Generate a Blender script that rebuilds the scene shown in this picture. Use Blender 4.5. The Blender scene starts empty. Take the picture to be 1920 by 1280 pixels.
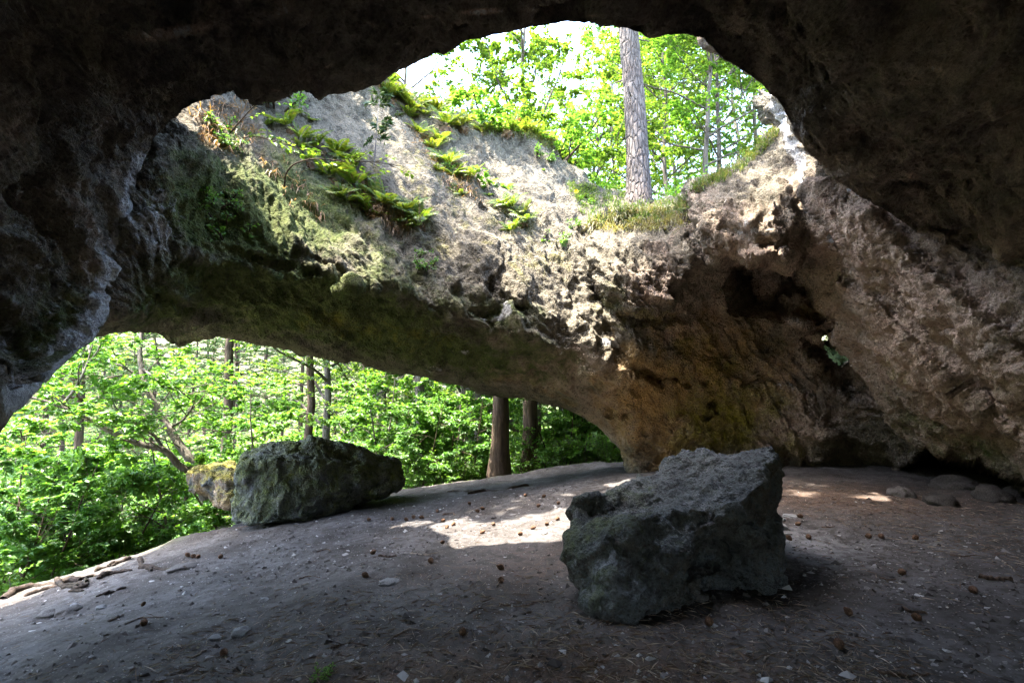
import bpy, bmesh, math, random
import numpy as np
from mathutils import Vector, Matrix
from mathutils.bvhtree import BVHTree
random.seed(7)
rng = np.random.default_rng(7)
SC = bpy.context.scene
COL = SC.collection

# ------------------------------------------------------------------ camera, sky, sun, exposure
CAM = np.array([0.0, 0.0, 1.6]); PITCH = math.radians(5.0); F = 960.0
cam_d = bpy.data.cameras.new("camera"); cam_o = bpy.data.objects.new("camera", cam_d)
COL.objects.link(cam_o); SC.camera = cam_o
cam_d.sensor_width = 36; cam_d.lens = 18; cam_d.clip_start = 0.05; cam_d.clip_end = 2000
cam_o.location = CAM; cam_o.rotation_euler = (math.pi/2 + PITCH, 0, 0)

SUN = Vector((-0.36, -0.06, 0.93)).normalized()
sun_el = math.asin(SUN.z); sun_az = math.atan2(SUN.x, SUN.y)
W = bpy.data.worlds.new("World"); SC.world = W; W.use_nodes = True
wn = W.node_tree.nodes; wl = W.node_tree.links
sky = wn.new("ShaderNodeTexSky"); sky.sky_type = 'NISHITA'; sky.sun_disc = False
sky.sun_elevation = sun_el; sky.sun_rotation = sun_az; sky.dust_density = 2.5; sky.air_density = 1.0
wl.new(sky.outputs[0], wn["Background"].inputs[0]); wn["Background"].inputs[1].default_value = 0.15
sl = bpy.data.lights.new("sun", 'SUN'); sl.energy = 2.0; sl.angle = math.radians(0.53); sl.color = (1.0, 0.94, 0.84)
so = bpy.data.objects.new("sun", sl); COL.objects.link(so); so.rotation_euler = SUN.to_track_quat('Z', 'Y').to_euler()
so.location = (0, 0, 40)
SC.view_settings.view_transform = 'Standard'; SC.view_settings.look = 'None'
SC.view_settings.exposure = 4.3; SC.view_settings.gamma = 1
SC.render.film_transparent = False
cy = SC.cycles
cy.max_bounces = 12; cy.diffuse_bounces = 8; cy.glossy_bounces = 2; cy.transmission_bounces = 4
cy.use_denoising = True; cy.denoising_prefilter = 'NONE'; cy.sample_clamp_indirect = 8
cy.caustics_reflective = False; cy.caustics_refractive = False

# ------------------------------------------------------------------ helpers
def rays(px, py):
    u = (np.asarray(px, float)-960)/F; v = (640-np.asarray(py, float))/F
    c, s = math.cos(PITCH), math.sin(PITCH)
    y = c - v*s; z = s + v*c
    return np.stack([u/y, np.ones_like(y), z/y], -1)
def at(px, py, d):
    """real-world point at forward distance d seen in that direction"""
    return CAM + rays(px, py)*np.asarray(d, float)[..., None]
def atv(px, py, d): return Vector(at(float(px), float(py), float(d)))

def project(V):
    q = np.asarray(V, float)-CAM; c, s = math.cos(PITCH), math.sin(PITCH); f = q[:, 1]*c+q[:, 2]*s; up = -q[:, 1]*s+q[:, 2]*c; f = np.where(f > .1, f, .1)
    return 960+F*q[:, 0]/f, 640-F*up/f
_perm = rng.permutation(256); _perm = np.concatenate([_perm, _perm, _perm])
_g = rng.normal(size=(256, 3)); _g /= np.linalg.norm(_g, axis=1)[:, None]
def perlin(P, seed=0):
    P = np.asarray(P, float) + seed*17.13
    i = np.floor(P).astype(int); f = P - i; i &= 255
    w = f*f*f*(f*(f*6-15)+10); out = 0
    for dx in (0, 1):
        wx = w[..., 0] if dx else 1-w[..., 0]
        for dy in (0, 1):
            wy = w[..., 1] if dy else 1-w[..., 1]
            for dz in (0, 1):
                wz = w[..., 2] if dz else 1-w[..., 2]
                h = _perm[_perm[_perm[i[..., 0]+dx] + i[..., 1]+dy] + i[..., 2]+dz]
                g = _g[h]
                out = out + wx*wy*wz*(g[..., 0]*(f[..., 0]-dx)+g[..., 1]*(f[..., 1]-dy)+g[..., 2]*(f[..., 2]-dz))
    return out*1.5
def fbm(P, o=4, seed=0, gain=.5, lac=2.03):
    a = 1.0; s = 0; P = np.asarray(P, float)
    for k in range(o):
        s = s + a*perlin(P, seed+k); P = P*lac; a *= gain
    return s
def ridged(P, o=4, seed=0, gain=.5, lac=2.1):
    a = 1.0; s = 0; P = np.asarray(P, float)
    for k in range(o):
        n = 1-np.abs(perlin(P, seed+k))*1.7; s = s + a*n*np.abs(n); P = P*lac; a *= gain
    return s - 0.9
def facet(P, seed=0, k=9.0):
    """broken-stone relief: every cell a plane of its own tilt, sharp where cells meet"""
    P = np.asarray(P, float)+seed*9.7; sh = P.shape[:-1]; P = P.reshape(-1, 3); i = np.floor(P).astype(int)
    num = np.zeros(len(P)); den = np.full(len(P), 1e-9)
    for dx in (-1, 0, 1):
        for dy in (-1, 0, 1):
            for dz in (-1, 0, 1):
                c = i+np.array([dx, dy, dz]); h = _perm[_perm[_perm[c[:, 0] & 255]+(c[:, 1] & 255)]+(c[:, 2] & 255)]
                f = c+.5+.38*_g[h]; q = P-f; d2 = (q*q).sum(1); g = _g[(h+91) & 255]
                w = np.exp(-k*d2); num += w*((q*g).sum(1)+.35*_g[(h+37) & 255, 0]); den += w
    return (num/den).reshape(sh)
def sstep(a, b, x):
    t = np.clip((x-a)/(b-a), 0, 1); return t*t*(3-2*t)

def mesh_from(name, V, Fq, smooth=True):
    """V (n,3); Fq int array (m,k) or list of such arrays"""
    if not isinstance(Fq, (list, tuple)): Fq = [Fq]
    Fq = [np.asarray(f) for f in Fq if len(f)]
    me = bpy.data.meshes.new(name); V = np.asarray(V, np.float32)
    me.vertices.add(len(V)); me.vertices.foreach_set("co", V.ravel())
    nl = sum(f.size for f in Fq); npoly = sum(len(f) for f in Fq)
    me.loops.add(nl); me.polygons.add(npoly)
    me.loops.foreach_set("vertex_index", np.concatenate([f.ravel() for f in Fq]).astype(np.int32))
    tot = np.concatenate([np.full(len(f), f.shape[1]) for f in Fq]).astype(np.int32)
    st = np.concatenate([[0], np.cumsum(tot)[:-1]]).astype(np.int32)
    me.polygons.foreach_set("loop_start", st); me.polygons.foreach_set("loop_total", tot)
    me.update(calc_edges=True); me.validate()
    me.polygons.foreach_set("use_smooth", np.full(len(me.polygons), smooth, dtype=bool))
    return me
def attr(me, name, vals):
    a = me.attributes.new(name, 'FLOAT', 'POINT'); a.data.foreach_set("value", np.asarray(vals, np.float32))
def link(name, me, mat=None, parent=None, label=None, cat=None, group=None, kind=None):
    o = bpy.data.objects.new(name, me); COL.objects.link(o)
    if mat is not None and me is not None and len(me.materials) == 0: me.materials.append(mat)
    if parent: o.parent = parent
    tag(o, label, cat, group, kind); return o
def tag(o, label=None, cat=None, group=None, kind=None):
    for k, v in (("label", label), ("category", cat), ("group", group), ("kind", kind)):
        if v: o[k] = v
    return o
def thing(name, loc, label, cat, group=None, rz=0.0, scale=1.0):
    o = bpy.data.objects.new(name, None); COL.objects.link(o); o.location = loc
    o.rotation_euler = (0, 0, rz); o.scale = (scale,)*3; o.empty_display_size = .1
    return tag(o, label, cat, group)
def copy_tree(o, parent=None):
    c = o.copy(); COL.objects.link(c)
    if parent: c.parent = parent
    for ch in list(o.children): copy_tree(ch, c)
    return c
def grid_faces(nu, nv, wrap=False):
    i, j = np.meshgrid(np.arange(nu-1), np.arange(nv-1), indexing='ij')
    a = i*nv+j
    return np.stack([a, a+1, a+nv+1, a+nv], -1).reshape(-1, 4)
def catmull(pts, n):
    """smooth curve through pts (k,m), n samples, even in chord length"""
    P = np.asarray(pts, float); d = np.r_[0, np.cumsum(np.linalg.norm(np.diff(P, axis=0), axis=1)**.5)]
    T = np.linspace(0, d[-1], n); out = np.zeros((n, P.shape[1]))
    m = np.gradient(P, d, axis=0) if len(P) > 2 else np.repeat((P[1:]-P[:1])/d[-1], 2, 0)
    k = np.clip(np.searchsorted(d, T, side='right')-1, 0, len(P)-2)
    h = (d[k+1]-d[k])[:, None]; t = ((T-d[k])/h[:, 0])[:, None]
    return (2*t**3-3*t**2+1)*P[k]+(t**3-2*t**2+t)*h*m[k]+(-2*t**3+3*t**2)*P[k+1]+(t**3-t**2)*h*m[k+1]
def poly_sd(poly, X, Y):
    """signed distance in the plane (negative inside) to a polygon"""
    P = np.asarray(poly, float); d2 = np.full(X.shape, 1e18); ins = np.zeros(X.shape, bool)
    for (x0, y0), (x1, y1) in zip(P, np.roll(P, -1, 0)):
        ex, ey = x1-x0, y1-y0; wx, wy = X-x0, Y-y0
        t = np.clip((wx*ex+wy*ey)/(ex*ex+ey*ey+1e-9), 0, 1)
        d2 = np.minimum(d2, (wx-ex*t)**2+(wy-ey*t)**2)
        c = ((y0 > Y) != (y1 > Y)) & (X < ex*(Y-y0)/(ey if abs(ey) > 1e-9 else 1e-9)+x0); ins ^= c
    d = np.sqrt(d2); return np.where(ins, -d, d)
def line_d(pl, X, Y):
    d2 = np.full(X.shape, 1e18); P = np.asarray(pl, float)
    for (x0, y0), (x1, y1) in zip(P[:-1], P[1:]):
        ex, ey = x1-x0, y1-y0; wx, wy = X-x0, Y-y0
        t = np.clip((wx*ex+wy*ey)/(ex*ex+ey*ey+1e-9), 0, 1)
        d2 = np.minimum(d2, (wx-ex*t)**2+(wy-ey*t)**2)
    return np.sqrt(d2)
def tps(ctrl, X, Y, smooth=0.0, S=1000.0):
    C = np.asarray(ctrl, float); xy = C[:, :2]/S; z = C[:, 2]
    def U(r2): return np.where(r2 > 1e-12, r2*np.log(np.maximum(r2, 1e-12)), 0)
    D = ((xy[:, None]-xy[None])**2).sum(-1); n = len(C)
    A = np.zeros((n+3, n+3)); A[:n, :n] = U(D)+smooth*np.eye(n); A[:n, n] = 1; A[:n, n+1:] = xy; A[n, :n] = 1; A[n+1:, :n] = xy.T
    w = np.linalg.solve(A, np.r_[z, 0, 0, 0]); out = w[n]+w[n+1]*X/S+w[n+2]*Y/S
    for k in range(n): out = out + w[k]*U((X/S-xy[k, 0])**2+(Y/S-xy[k, 1])**2)
    return out
def blobs(L, X, Y):
    """soft ellipses (cx, cy, rx, ry, rot_deg, weight)"""
    out = np.zeros(X.shape)
    for cx, cy_, rx, ry, rot, w in L:
        c, s = math.cos(math.radians(rot)), math.sin(math.radians(rot)); dx, dy = X-cx, Y-cy_
        r2 = ((dx*c+dy*s)/rx)**2+((-dx*s+dy*c)/ry)**2
        out = np.maximum(out, w*np.exp(-r2**1.3))
    return out

# ------------------------------------------------------------------ materials
class NT:
    def __init__(s, name):
        s.m = bpy.data.materials.new(name); s.m.use_nodes = True; s.t = s.m.node_tree; s.n = s.t.nodes
        s.b = s.n["Principled BSDF"]; s.out = s.n["Material Output"]
    def new(s, ty, **kw):
        n = s.n.new(ty)
        for k, v in kw.items(): setattr(n, k, v)
        return n
    def set(s, sock, v):
        if hasattr(v, 'is_output') or isinstance(v, bpy.types.NodeSocket): s.t.links.new(v, sock)
        elif isinstance(v, (tuple, list)) and len(v) == 3 and sock.type == 'RGBA': sock.default_value = (*v, 1)
        else: sock.default_value = v
    def coord(s, kind="Object"):
        return s.new("ShaderNodeTexCoord").outputs[kind]
    def noise(s, vec, scale, detail=6, rough=.6, dist=0.0, out=0):
        n = s.new("ShaderNodeTexNoise"); s.set(n.inputs["Vector"], vec); n.inputs["Scale"].default_value = scale
        n.inputs["Detail"].default_value = detail; n.inputs["Roughness"].default_value = rough; n.inputs["Distortion"].default_value = dist
        return n.outputs[out]
    def voro(s, vec, scale, feature='F1', out=0):
        n = s.new("ShaderNodeTexVoronoi", feature=feature); s.set(n.inputs["Vector"], vec); n.inputs["Scale"].default_value = scale
        return n.outputs[out]
    def ramp(s, fac, *stops):
        n = s.new("ShaderNodeValToRGB"); s.set(n.inputs[0], fac); e = n.color_ramp.elements
        while len(e) < len(stops): e.new(.5)
        for k, (p, c) in enumerate(stops):
            e[k].position = p; e[k].color = (*c, 1) if isinstance(c, (tuple, list)) else (c, c, c, 1)
        return n.outputs[0]
    def mix(s, fac, a, b, mode='MIX'):
        n = s.new("ShaderNodeMix", data_type='RGBA', blend_type=mode)
        s.set(n.inputs[0], fac); s.set(n.inputs[6], a); s.set(n.inputs[7], b); return n.outputs[2]
    def math(s, op, a, b=0.0, clamp=False):
        n = s.new("ShaderNodeMath", operation=op, use_clamp=clamp); s.set(n.inputs[0], a); s.set(n.inputs[1], b); return n.outputs[0]
    def attr(s, name):
        return s.new("ShaderNodeAttribute", attribute_name=name).outputs["Fac"]
    def map(s, vec, scale=(1, 1, 1), rot=(0, 0, 0)):
        n = s.new("ShaderNodeMapping"); s.set(n.inputs[0], vec); n.inputs["Scale"].default_value = scale; n.inputs["Rotation"].default_value = rot
        return n.outputs[0]
    def bump(s, h, strength=.5, dist=.02, normal=None):
        n = s.new("ShaderNodeBump"); s.set(n.inputs["Height"], h); n.inputs["Strength"].default_value = strength; n.inputs["Distance"].default_value = dist
        if normal is not None: s.set(n.inputs["Normal"], normal)
        return n.outputs[0]
    def done(s, color, rough=.9, normal=None, spec=.2):
        s.set(s.b.inputs["Base Color"], color); s.set(s.b.inputs["Roughness"], rough)
        s.b.inputs["Specular IOR Level"].default_value = spec
        if normal is not None: s.set(s.b.inputs["Normal"], normal)
        return s.m

def rock_material(name, base_a, base_b, scale=1.0):
    """limestone: grey/cream base, with moss, ochre, calcite and soot stains and painted shade carried by the mesh"""
    t = NT(name); v = t.coord()
    big = t.noise(v, .9*scale, 5, .6); mid = t.noise(v, 5*scale, 8, .68, .4); fine = t.noise(v, 34*scale, 6, .7)
    col = t.mix(t.ramp(big, (.35, 0.0), (.68, 1.0)), base_a, base_b)
    col = t.mix(t.ramp(mid, (.38, 1.0), (.5, 0.0)), col, tuple(c*.58 for c in base_a))
    col = t.mix(t.math('MULTIPLY', t.ramp(fine, (.58, 0.0), (.72, 1.0)), .5), col, tuple(min(1, c*1.5) for c in base_b))
    pits = t.voro(t.mix(.35, v, t.noise(v, 3*scale, 4, .6, 0, 1), 'ADD'), 11*scale); pitm = t.math('MULTIPLY', t.ramp(pits, (.10, 1.0), (.26, 0.0)), t.ramp(t.noise(v, 2.1*scale, 4, .6), (.45, 0.0), (.6, 1.0)))
    wv = t.mix(.5, v, t.noise(v, 1.6*scale, 6, .65, 0, 1), 'ADD'); joint = t.ramp(t.voro(wv, 1.9*scale, 'DISTANCE_TO_EDGE'), (.0, 1.0), (.018, 0.0))
    def stain(col, nm, c1, c2, lo, hi, sc):
        n = t.noise(v, sc, 7, .7, .5)
        f = t.ramp(t.math('ADD', t.attr(nm), t.math('MULTIPLY', t.math('SUBTRACT', n, .5), 1.5)), (lo, 0.0), (hi, 1.0))
        return t.mix(f, col, t.mix(t.ramp(mid, (.35, 0.0), (.65, 1.0)), c1, c2))
    col = stain(col, "warm", (.48, .33, .24), (.68, .53, .41), .25, .75, 1.7)
    col = stain(col, "ochre", (.44, .26, .09), (.60, .41, .17), .3, .8, 2.2)
    col = stain(col, "soot_shade", (.075, .063, .053), (.20, .17, .145), .2, .85, 2.0)
    col = stain(col, "moss", (.055, .085, .02), (.19, .22, .07), .3, .75, 3.0)
    col = stain(col, "lime", (.24, .22, .02), (.36, .32, .045), .32, .8, 2.4)
    col = stain(col, "white", (.55, .54, .52), (.75, .74, .72), .42, .62, 6.0)
    col = t.mix(t.math('MULTIPLY', pitm, .65), col, (.03, .026, .022)); col = t.mix(t.math('MULTIPLY', joint, .22), col, (.035, .03, .026))
    col = t.mix(t.ramp(t.noise(v, 70*scale, 4, .75), (.36, .42), (.50, 0.0)), col, (.05, .043, .036), 'MIX')
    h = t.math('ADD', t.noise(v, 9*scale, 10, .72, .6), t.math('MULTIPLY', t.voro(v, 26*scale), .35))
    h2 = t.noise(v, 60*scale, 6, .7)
    col = t.mix(t.ramp(h, (.50, .45), (.66, 0.0)), col, (.045, .038, .031))  # darkens the hollows of the bump height: shade painted into the crevices
    col = t.mix(t.ramp(t.noise(v, 21*scale, 7, .75, .8), (.56, 0.0), (.72, .32)), col, tuple(min(1, c*1.9) for c in base_b), 'MIX')
    h = t.math('SUBTRACT', h, t.math('ADD', t.math('MULTIPLY', pitm, .5), t.math('MULTIPLY', joint, .12)))
    nrm = t.bump(h, .95, .14/scale); nrm = t.bump(h2, .7, .022/scale, nrm)
    return t.done(col, .92, nrm, .18)
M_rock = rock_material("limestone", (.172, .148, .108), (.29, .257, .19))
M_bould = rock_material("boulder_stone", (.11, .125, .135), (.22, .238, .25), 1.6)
# ------------------------------------------------------------------ the cave rock
def unit_v(v): return v/np.linalg.norm(v)
def grid_normals(P):
    du = np.gradient(P, axis=0); dv = np.gradient(P, axis=1); n = np.cross(du, dv)
    return n/np.maximum(np.linalg.norm(n, axis=-1), 1e-9)[..., None]

# near shell: ceiling and left wall, a vault lofted back from the brow of the skylight
BROW = [(-330,1180,2.5),(-200,1020,2.8),(-100,890,3.2),(0,790,3.8),(55,742,4.2),(105,695,4.7),(150,655,5.1),(192,612,5.5),(212,540,5.8),(228,470,5.9),(243,405,6.0),
 (262,330,6.1),(285,270,6.2),(315,235,6.25),(350,208,6.3),(400,186,6.4),(445,168,6.4),(500,163,6.45),(560,160,6.45),(620,157,6.45),(690,158,6.4),(725,138,6.4),
 (770,116,6.4),(830,100,6.4),(870,82,6.4),(930,66,6.4),(980,54,6.4),(1040,50,6.35),(1090,49,6.3),(1120,56,6.3),(1160,64,6.3),(1230,70,6.25),(1295,76,6.2),
 (1325,92,6.2),(1345,118,6.2),(1385,138,6.2),(1420,155,6.2),(1448,185,6.2),(1478,225,6.2),(1500,262,6.2),(1535,300,6.25),(1570,335,6.3),(1610,368,6.35),(1660,400,6.4),
 (1740,455,6.7),(1850,540,7.0),(2000,650,7.4),(2250,830,7.6),(2400,1000,7.8)]
BROW = [(x, y, d*(1-(.13+.06*(450 < x < 1000))*min(max((x-262)/200, 0), 1)*min(max((1640-x)/140, 0), 1))) for x, y, d in BROW]
def build_shell():
    nu = 1100
    L = catmull(at(*np.array(BROW, float).T), nu)
    ax = np.array([0.3, 1.2]); ph = np.unwrap(np.arctan2(L[:, 2]-ax[1], L[:, 0]-ax[0]))
    c, s = np.cos(ph), np.sin(ph)
    def ring(y, rx, rz, cz=1.0, cx=.4): return np.stack([cx+rx*c, np.full(nu, y), cz+rz*s], -1)
    L1 = ring(2.6, 4.5, 4.15); L2 = ring(-1.5, 4.2, 3.7); L3 = ring(-4.2, 3.4, 2.9, .9); L4 = ring(-6.2, 2.5, 2.25, .8)
    out = np.stack([c, 0*c, s], -1)
    Lm = .5*(L+L1)+out*0.32
    inner = catmull(np.stack([L, Lm, L1]).reshape(3, -1), 420).reshape(420, nu, 3)
    inner2 = catmull(np.stack([L1, L2, L3, L4]).reshape(4, -1), 60).reshape(60, nu, 3)[1:]
    bx = np.interp(np.linspace(0, 1, nu), np.linspace(0, 1, len(BROW)), [b[0] for b in BROW])
    fw = (.1+(1.3*sstep(830, 980, bx)+1.0*sstep(1120, 1220, bx))*sstep(1560, 1440, bx)+1.7*sstep(585, 530, bx)*sstep(150, 260, bx))[:, None]*np.array([0, 1, 0])  # unseen roof overhang, shaped to keep sun off the floor
    lip = [L+out*.25+fw*.06, L+out*.8+fw*.27, L+out*1.9+fw*.85, L+out*3.0+fw*.8]
    outer = [ring(2.6, 7.2, 7.4), ring(-1.5, 6.6, 6.4), ring(-4.5, 6.4, 6.0), ring(-6.3, 6.2, 5.8)]
    pre = catmull(np.stack(outer[::-1]+lip[::-1]+[L]).reshape(9, -1), 90).reshape(90, nu, 3)[:-1]
    P = np.concatenate([pre, inner, inner2], 0)
    # opening added in the vault behind the viewer, lets in fill light
    P = np.concatenate([P, ring(-6.4, 3.2, 3.0, .9)[None], ring(-6.4, 6.2, 5.8, .9)[None]], 0)
    N = grid_normals(P); N[-3:] = 0
    Q = P.copy(); T = np.array([.45, .35, -.82]); Q = Q-(Q@T)[..., None]*T*.25
    w = np.ones(P.shape[:2]); w[-4:] = 0; w[:3] = 0
    Qw = Q+.3*np.stack([perlin(Q*.9, 31), perlin(Q*.9, 32), perlin(Q*.9, 33)], -1)
    d = .26*fbm(Q*.45, 2, 3)+.26*facet(Qw*.8, 11, 14)+.17*facet(Qw*2.1, 12, 18)+.075*facet(Qw*5.2, 13, 16)+.07*fbm(Qw*2, 5, 21, .55)+.06*ridged(Qw*2.6, 5, 111, .6)+.022*fbm(Q*11, 3, 31)
    fromlip = np.abs(np.arange(len(P))-89.5)[:, None]; d = d*(1-.6*np.exp(-(fromlip/16)**2))
    near_lip = np.zeros(len(P)); near_lip[60:150] = 1
    P = P - N*(d*w)[..., None]*np.where(np.arange(len(P)) < 92, .55, 1.0)[:, None, None]
    V = P.reshape(-1, 3); me = mesh_from("cave_ceiling", V, grid_faces(len(P), nu))
    # what is on the rock: soot above, moss and pale crust low on the left wall
    X, Y, Z = V.T
    px, py = project(V); inner_ = (np.arange(len(P)) > 88).repeat(nu)
    flake = blobs([(325,62,75,15,-8,1.0),(700,48,22,6,30,.7),(905,22,48,7,-4,1.1),(530,18,45,22,-30,.55),(1000,20,40,8,0,.5),(1755,130,22,9,20,.8),(1712,330,16,7,10,.8),(800,32,16,5,0,.8),(520,170,16,3,0,.7),(615,125,12,3,-20,.7),(560,85,10,4,30,.7),(240,190,20,5,-30,.6),(1110,30,14,4,0,.6)], px, py)*inner_
    crust = np.exp(-(line_d([(262,300),(245,380),(228,460),(205,540),(160,620),(95,690),(30,750)], px, py)/22)**2)*inner_
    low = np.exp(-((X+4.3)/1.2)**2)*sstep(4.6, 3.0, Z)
    attr(me, "soot_shade", np.clip(sstep(2.4, 4.4, Z)*1.15+sstep(-1, -4, Y)+.2-.25-low*.9-flake*1.3-crust*.5, 0, .62))
    attr(me, "moss", .75*np.exp(-((X+4.2)/.8)**2-((Z-2.1)/.9)**2)*sstep(3.8, 5.2, Y)*(1-crust))
    attr(me, "white", .62*crust+.34*low+.22*np.exp(-((Z-5.3)/.9)**2)*.5+.42*flake)
    attr(me, "warm", .25+.3*sstep(0, 4, X)+.5*flake)
    for k in ("ochre", "lime"): attr(me, k, np.zeros(len(V)))
    return me
me_shell = build_shell()
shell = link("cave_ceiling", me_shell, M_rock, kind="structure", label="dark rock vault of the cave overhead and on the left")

# far rock: sunlit slab and arch, ledge, back wall and right wall
SKYLINE = [(640,60),(690,120),(712,140),(740,158),(790,190),(835,205),(880,222),(905,240),(960,238),(1010,248),(1035,262),(1050,285),(1075,310),(1105,330),(1125,352),
 (1200,366),(1270,374),(1290,352),(1310,342),(1345,325),(1380,305),(1405,290),(1425,262),(1450,240),(1443,212),(1430,190),(1433,172),(1450,176),(1480,180),(1560,120),(1800,20)]
ARCH = [(1168,980),(1180,892),(1168,862),(1150,832),(1128,808),(1095,783),(1050,765),(1000,752),(930,735),(850,719),(790,706),(745,699),(700,689),(650,678),(600,667),(545,658),(500,648),(430,636),(340,626),(270,623),(200,622)]
B_POLY = [(40,-220),(530,-220),(545,-60),(560,30),(600,50)]+SKYLINE+[(2500,-40),(2500,1010),(1900,985),(1500,985)]+ARCH+[(165,633),(110,650),(50,600),(20,400)]  # upper left corner rises unseen, shaped to shade the slab
B_CTRL = [ # arch edge and underside
 (200,622,5.95),(340,626,7.7),(500,648,8.7),(700,690,9.5),(850,720,9.9),(1000,752,10.1),(1100,787,10.0),(1150,832,9.95),(1180,892,9.8),
 (230,560,5.85),(330,560,6.5),(500,580,7.7),(700,625,8.75),(860,665,9.3),(1000,695,9.5),(1100,740,9.5),(1180,820,9.65),
 (250,500,5.95),(340,505,6.3),(480,520,7.05),(600,525,7.45),(700,545,7.8),(800,575,8.15),(880,605,8.45),(1000,645,8.8),(1100,675,9.0),
 # slab
 (270,400,6.05),(300,300,6.4),(380,420,6.7),(360,260,7.2),(450,330,7.5),(480,430,7.15),(560,250,8.8),(480,180,9.0),(600,380,8.2),(620,460,7.75),(700,300,9.6),(720,430,8.5),(690,170,11.2),
 (640,80,11.2),(545,40,9.2),(520,-60,8.7),(510,-200,8.3),(300,-100,8.0),(60,-200,7.5),(440,120,8.4),(300,120,8.0),(150,200,7.5),(130,400,6.2),(60,500,6.1),
 (740,158,12.0),(800,260,11.0),(880,225,12.3),(850,350,10.2),(830,480,8.9),(950,330,10.9),(1020,260,12.3),(1000,420,10.1),(920,500,9.1),(930,570,8.7),(1030,530,9.3),(1120,350,12.2),(1060,400,10.8),(1085,450,10.1),(1110,540,9.45),(1130,630,9.15),
 # ledge and block below it
 (1200,368,11.5),(1270,376,11.0),(1110,405,11.0),(1190,405,10.6),(1260,400,10.3),(1110,440,9.8),(1190,445,9.7),(1270,430,9.6),(1150,480,9.2),(1220,500,9.05),(1280,470,9.1),(1140,540,9.05),(1200,590,9.05),(1180,660,9.1),(1230,640,9.3),
 # back wall
 (1300,580,9.5),(1340,650,9.8),(1250,720,9.6),(1300,800,9.8),(1220,840,9.75),(1210,900,9.85),(1330,880,10.0),(1400,720,9.85),(1420,820,9.95),(1450,900,10.1),(1500,740,9.8),(1500,650,9.7),(1550,820,9.5),(1560,900,9.7),(1640,830,9.4),(1650,920,9.6),(1580,740,9.6),
 # bulge right of the ledge
 (1300,350,10.2),(1300,400,9.2),(1345,330,9.9),(1370,380,8.6),(1380,430,8.25),(1340,470,8.8),(1440,440,7.9),(1400,300,9.6),(1440,330,8.8),(1450,240,9.6),(1433,180,9.7),(1480,300,8.6),(1480,400,8.0),(1500,500,8.3),(1420,490,8.9),(1540,440,7.6),
 # right wall
 (1580,380,7.4),(1560,300,7.6),(1540,200,7.8),(1640,450,7.05),(1600,540,7.6),(1560,580,8.2),(1620,640,8.0),(1700,560,6.9),(1700,680,7.3),(1680,740,7.9),(1760,760,7.3),(1740,820,7.8),(1820,620,6.2),(1800,480,6.35),(1820,720,6.6),(1850,840,7.1),(1920,600,5.6),(1920,720,5.8),(1920,830,6.2),(1920,900,6.5),(1800,880,7.9),
 (1700,380,6.8),(1850,350,6.4),(2000,500,5.4),(2000,200,6.4),(2000,750,5.3),(2000,900,5.6),(2200,600,4.3),(2200,900,4.5),(2450,700,3.3),(2450,1000,3.4),(2450,300,4.2),(1750,100,8.0),(2450,0,5.5)]
HOLE = [(1538,622),(1553,616),(1563,618),(1566,640),(1585,660),(1598,684),(1575,690),(1550,672),(1545,650)]
FEAT = [ # polygon, metres further away, softness in the polygon's own units
 ([(1372,500),(1440,488),(1490,500),(1518,540),(1528,575),(1580,600),(1570,622),(1530,622),(1480,600),(1440,590),(1375,580)], 1.5, 24),
 ([(1396,470),(1480,470),(1486,530),(1440,563),(1412,570),(1402,540)], -.9, 10),
 ([(1455,555),(1500,545),(1530,585),(1572,603),(1560,616),(1510,622),(1470,605)], -.75, 9),
 ([(1490,618),(1560,640),(1600,680),(1640,735),(1660,765),(1600,750),(1530,700)], .65, 24),
 ([(1690,880),(1735,852),(1790,858),(1850,880),(1912,905),(2010,985),(2010,1060),(1690,1060)], 2.6, 14),
 ([(1290,345),(1296,400),(1300,450),(1285,450),(1284,400),(1282,372)], .55, 8),
 ([(345,505),(420,498),(560,525),(700,555),(790,590),(700,600),(520,570),(360,560)], .22, 30),
 ([(1180,588),(1260,582),(1300,596),(1250,612),(1190,606)], .2, 12),
 ([(890,575),(1000,565),(990,585),(900,592)], .14, 8),
 ([(1100,436),(1200,440),(1290,428),(1302,500),(1262,572),(1192,592),(1152,562),(1122,520)], -.34, 9),
 ([(1298,352),(1400,300),(1470,330),(1500,420),(1445,482),(1340,492),(1304,452)], -.36, 10),
 ([(1500,330),(1600,380),(1760,520),(1920,660),(2050,780),(2050,840),(1900,740),(1720,600),(1580,470)], -.22, 9),
 ([(1560,520),(1640,560),(1760,690),(1900,800),(1900,830),(1740,740),(1620,640)], -.16, 8),
 ([(1460,835),(1560,840),(1690,850),(1690,940),(1460,930)], .35, 40)]
CRACK = [ # polyline, depth, half width
 ([(1098,440),(1104,505),(1128,575),(1158,648),(1190,690),(1235,712)], .75, 9),
 ([(1240,712),(1262,708),(1290,724)], .22, 4),([(868,372),(905,388),(942,402)], .3, 5),([(742,200),(790,262),(835,300),(880,345)], .28, 9),
 ([(560,250),(640,340),(720,420),(790,470)], .30, 11),([(1240,650),(1290,650),(1310,640)], .2, 4),([(1210,700),(1240,722)], .2, 4),
 ([(1390,723),(1440,712),(1490,718)], .22, 4),([(1560,780),(1620,772),(1690,772)], .2, 4),([(440,470),(520,500),(600,512)], .25, 7),
 ([(395,330),(440,400),(470,460)], .22, 8),([(560,470),(620,500),(680,525)], .2, 6),([(1500,380),(1580,460),(1680,530)], .22, 6),([(1590,480),(1680,545),(1760,640)], .16, 5),
 ([(1240,480),(1245,520),(1235,560)], .15, 5),([(1100,705),(1160,745),(1190,770)], .16, 6),([(640,250),(700,330),(750,390)], .12, 6),([(950,270),(1040,380)], .14, 5)]
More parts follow.
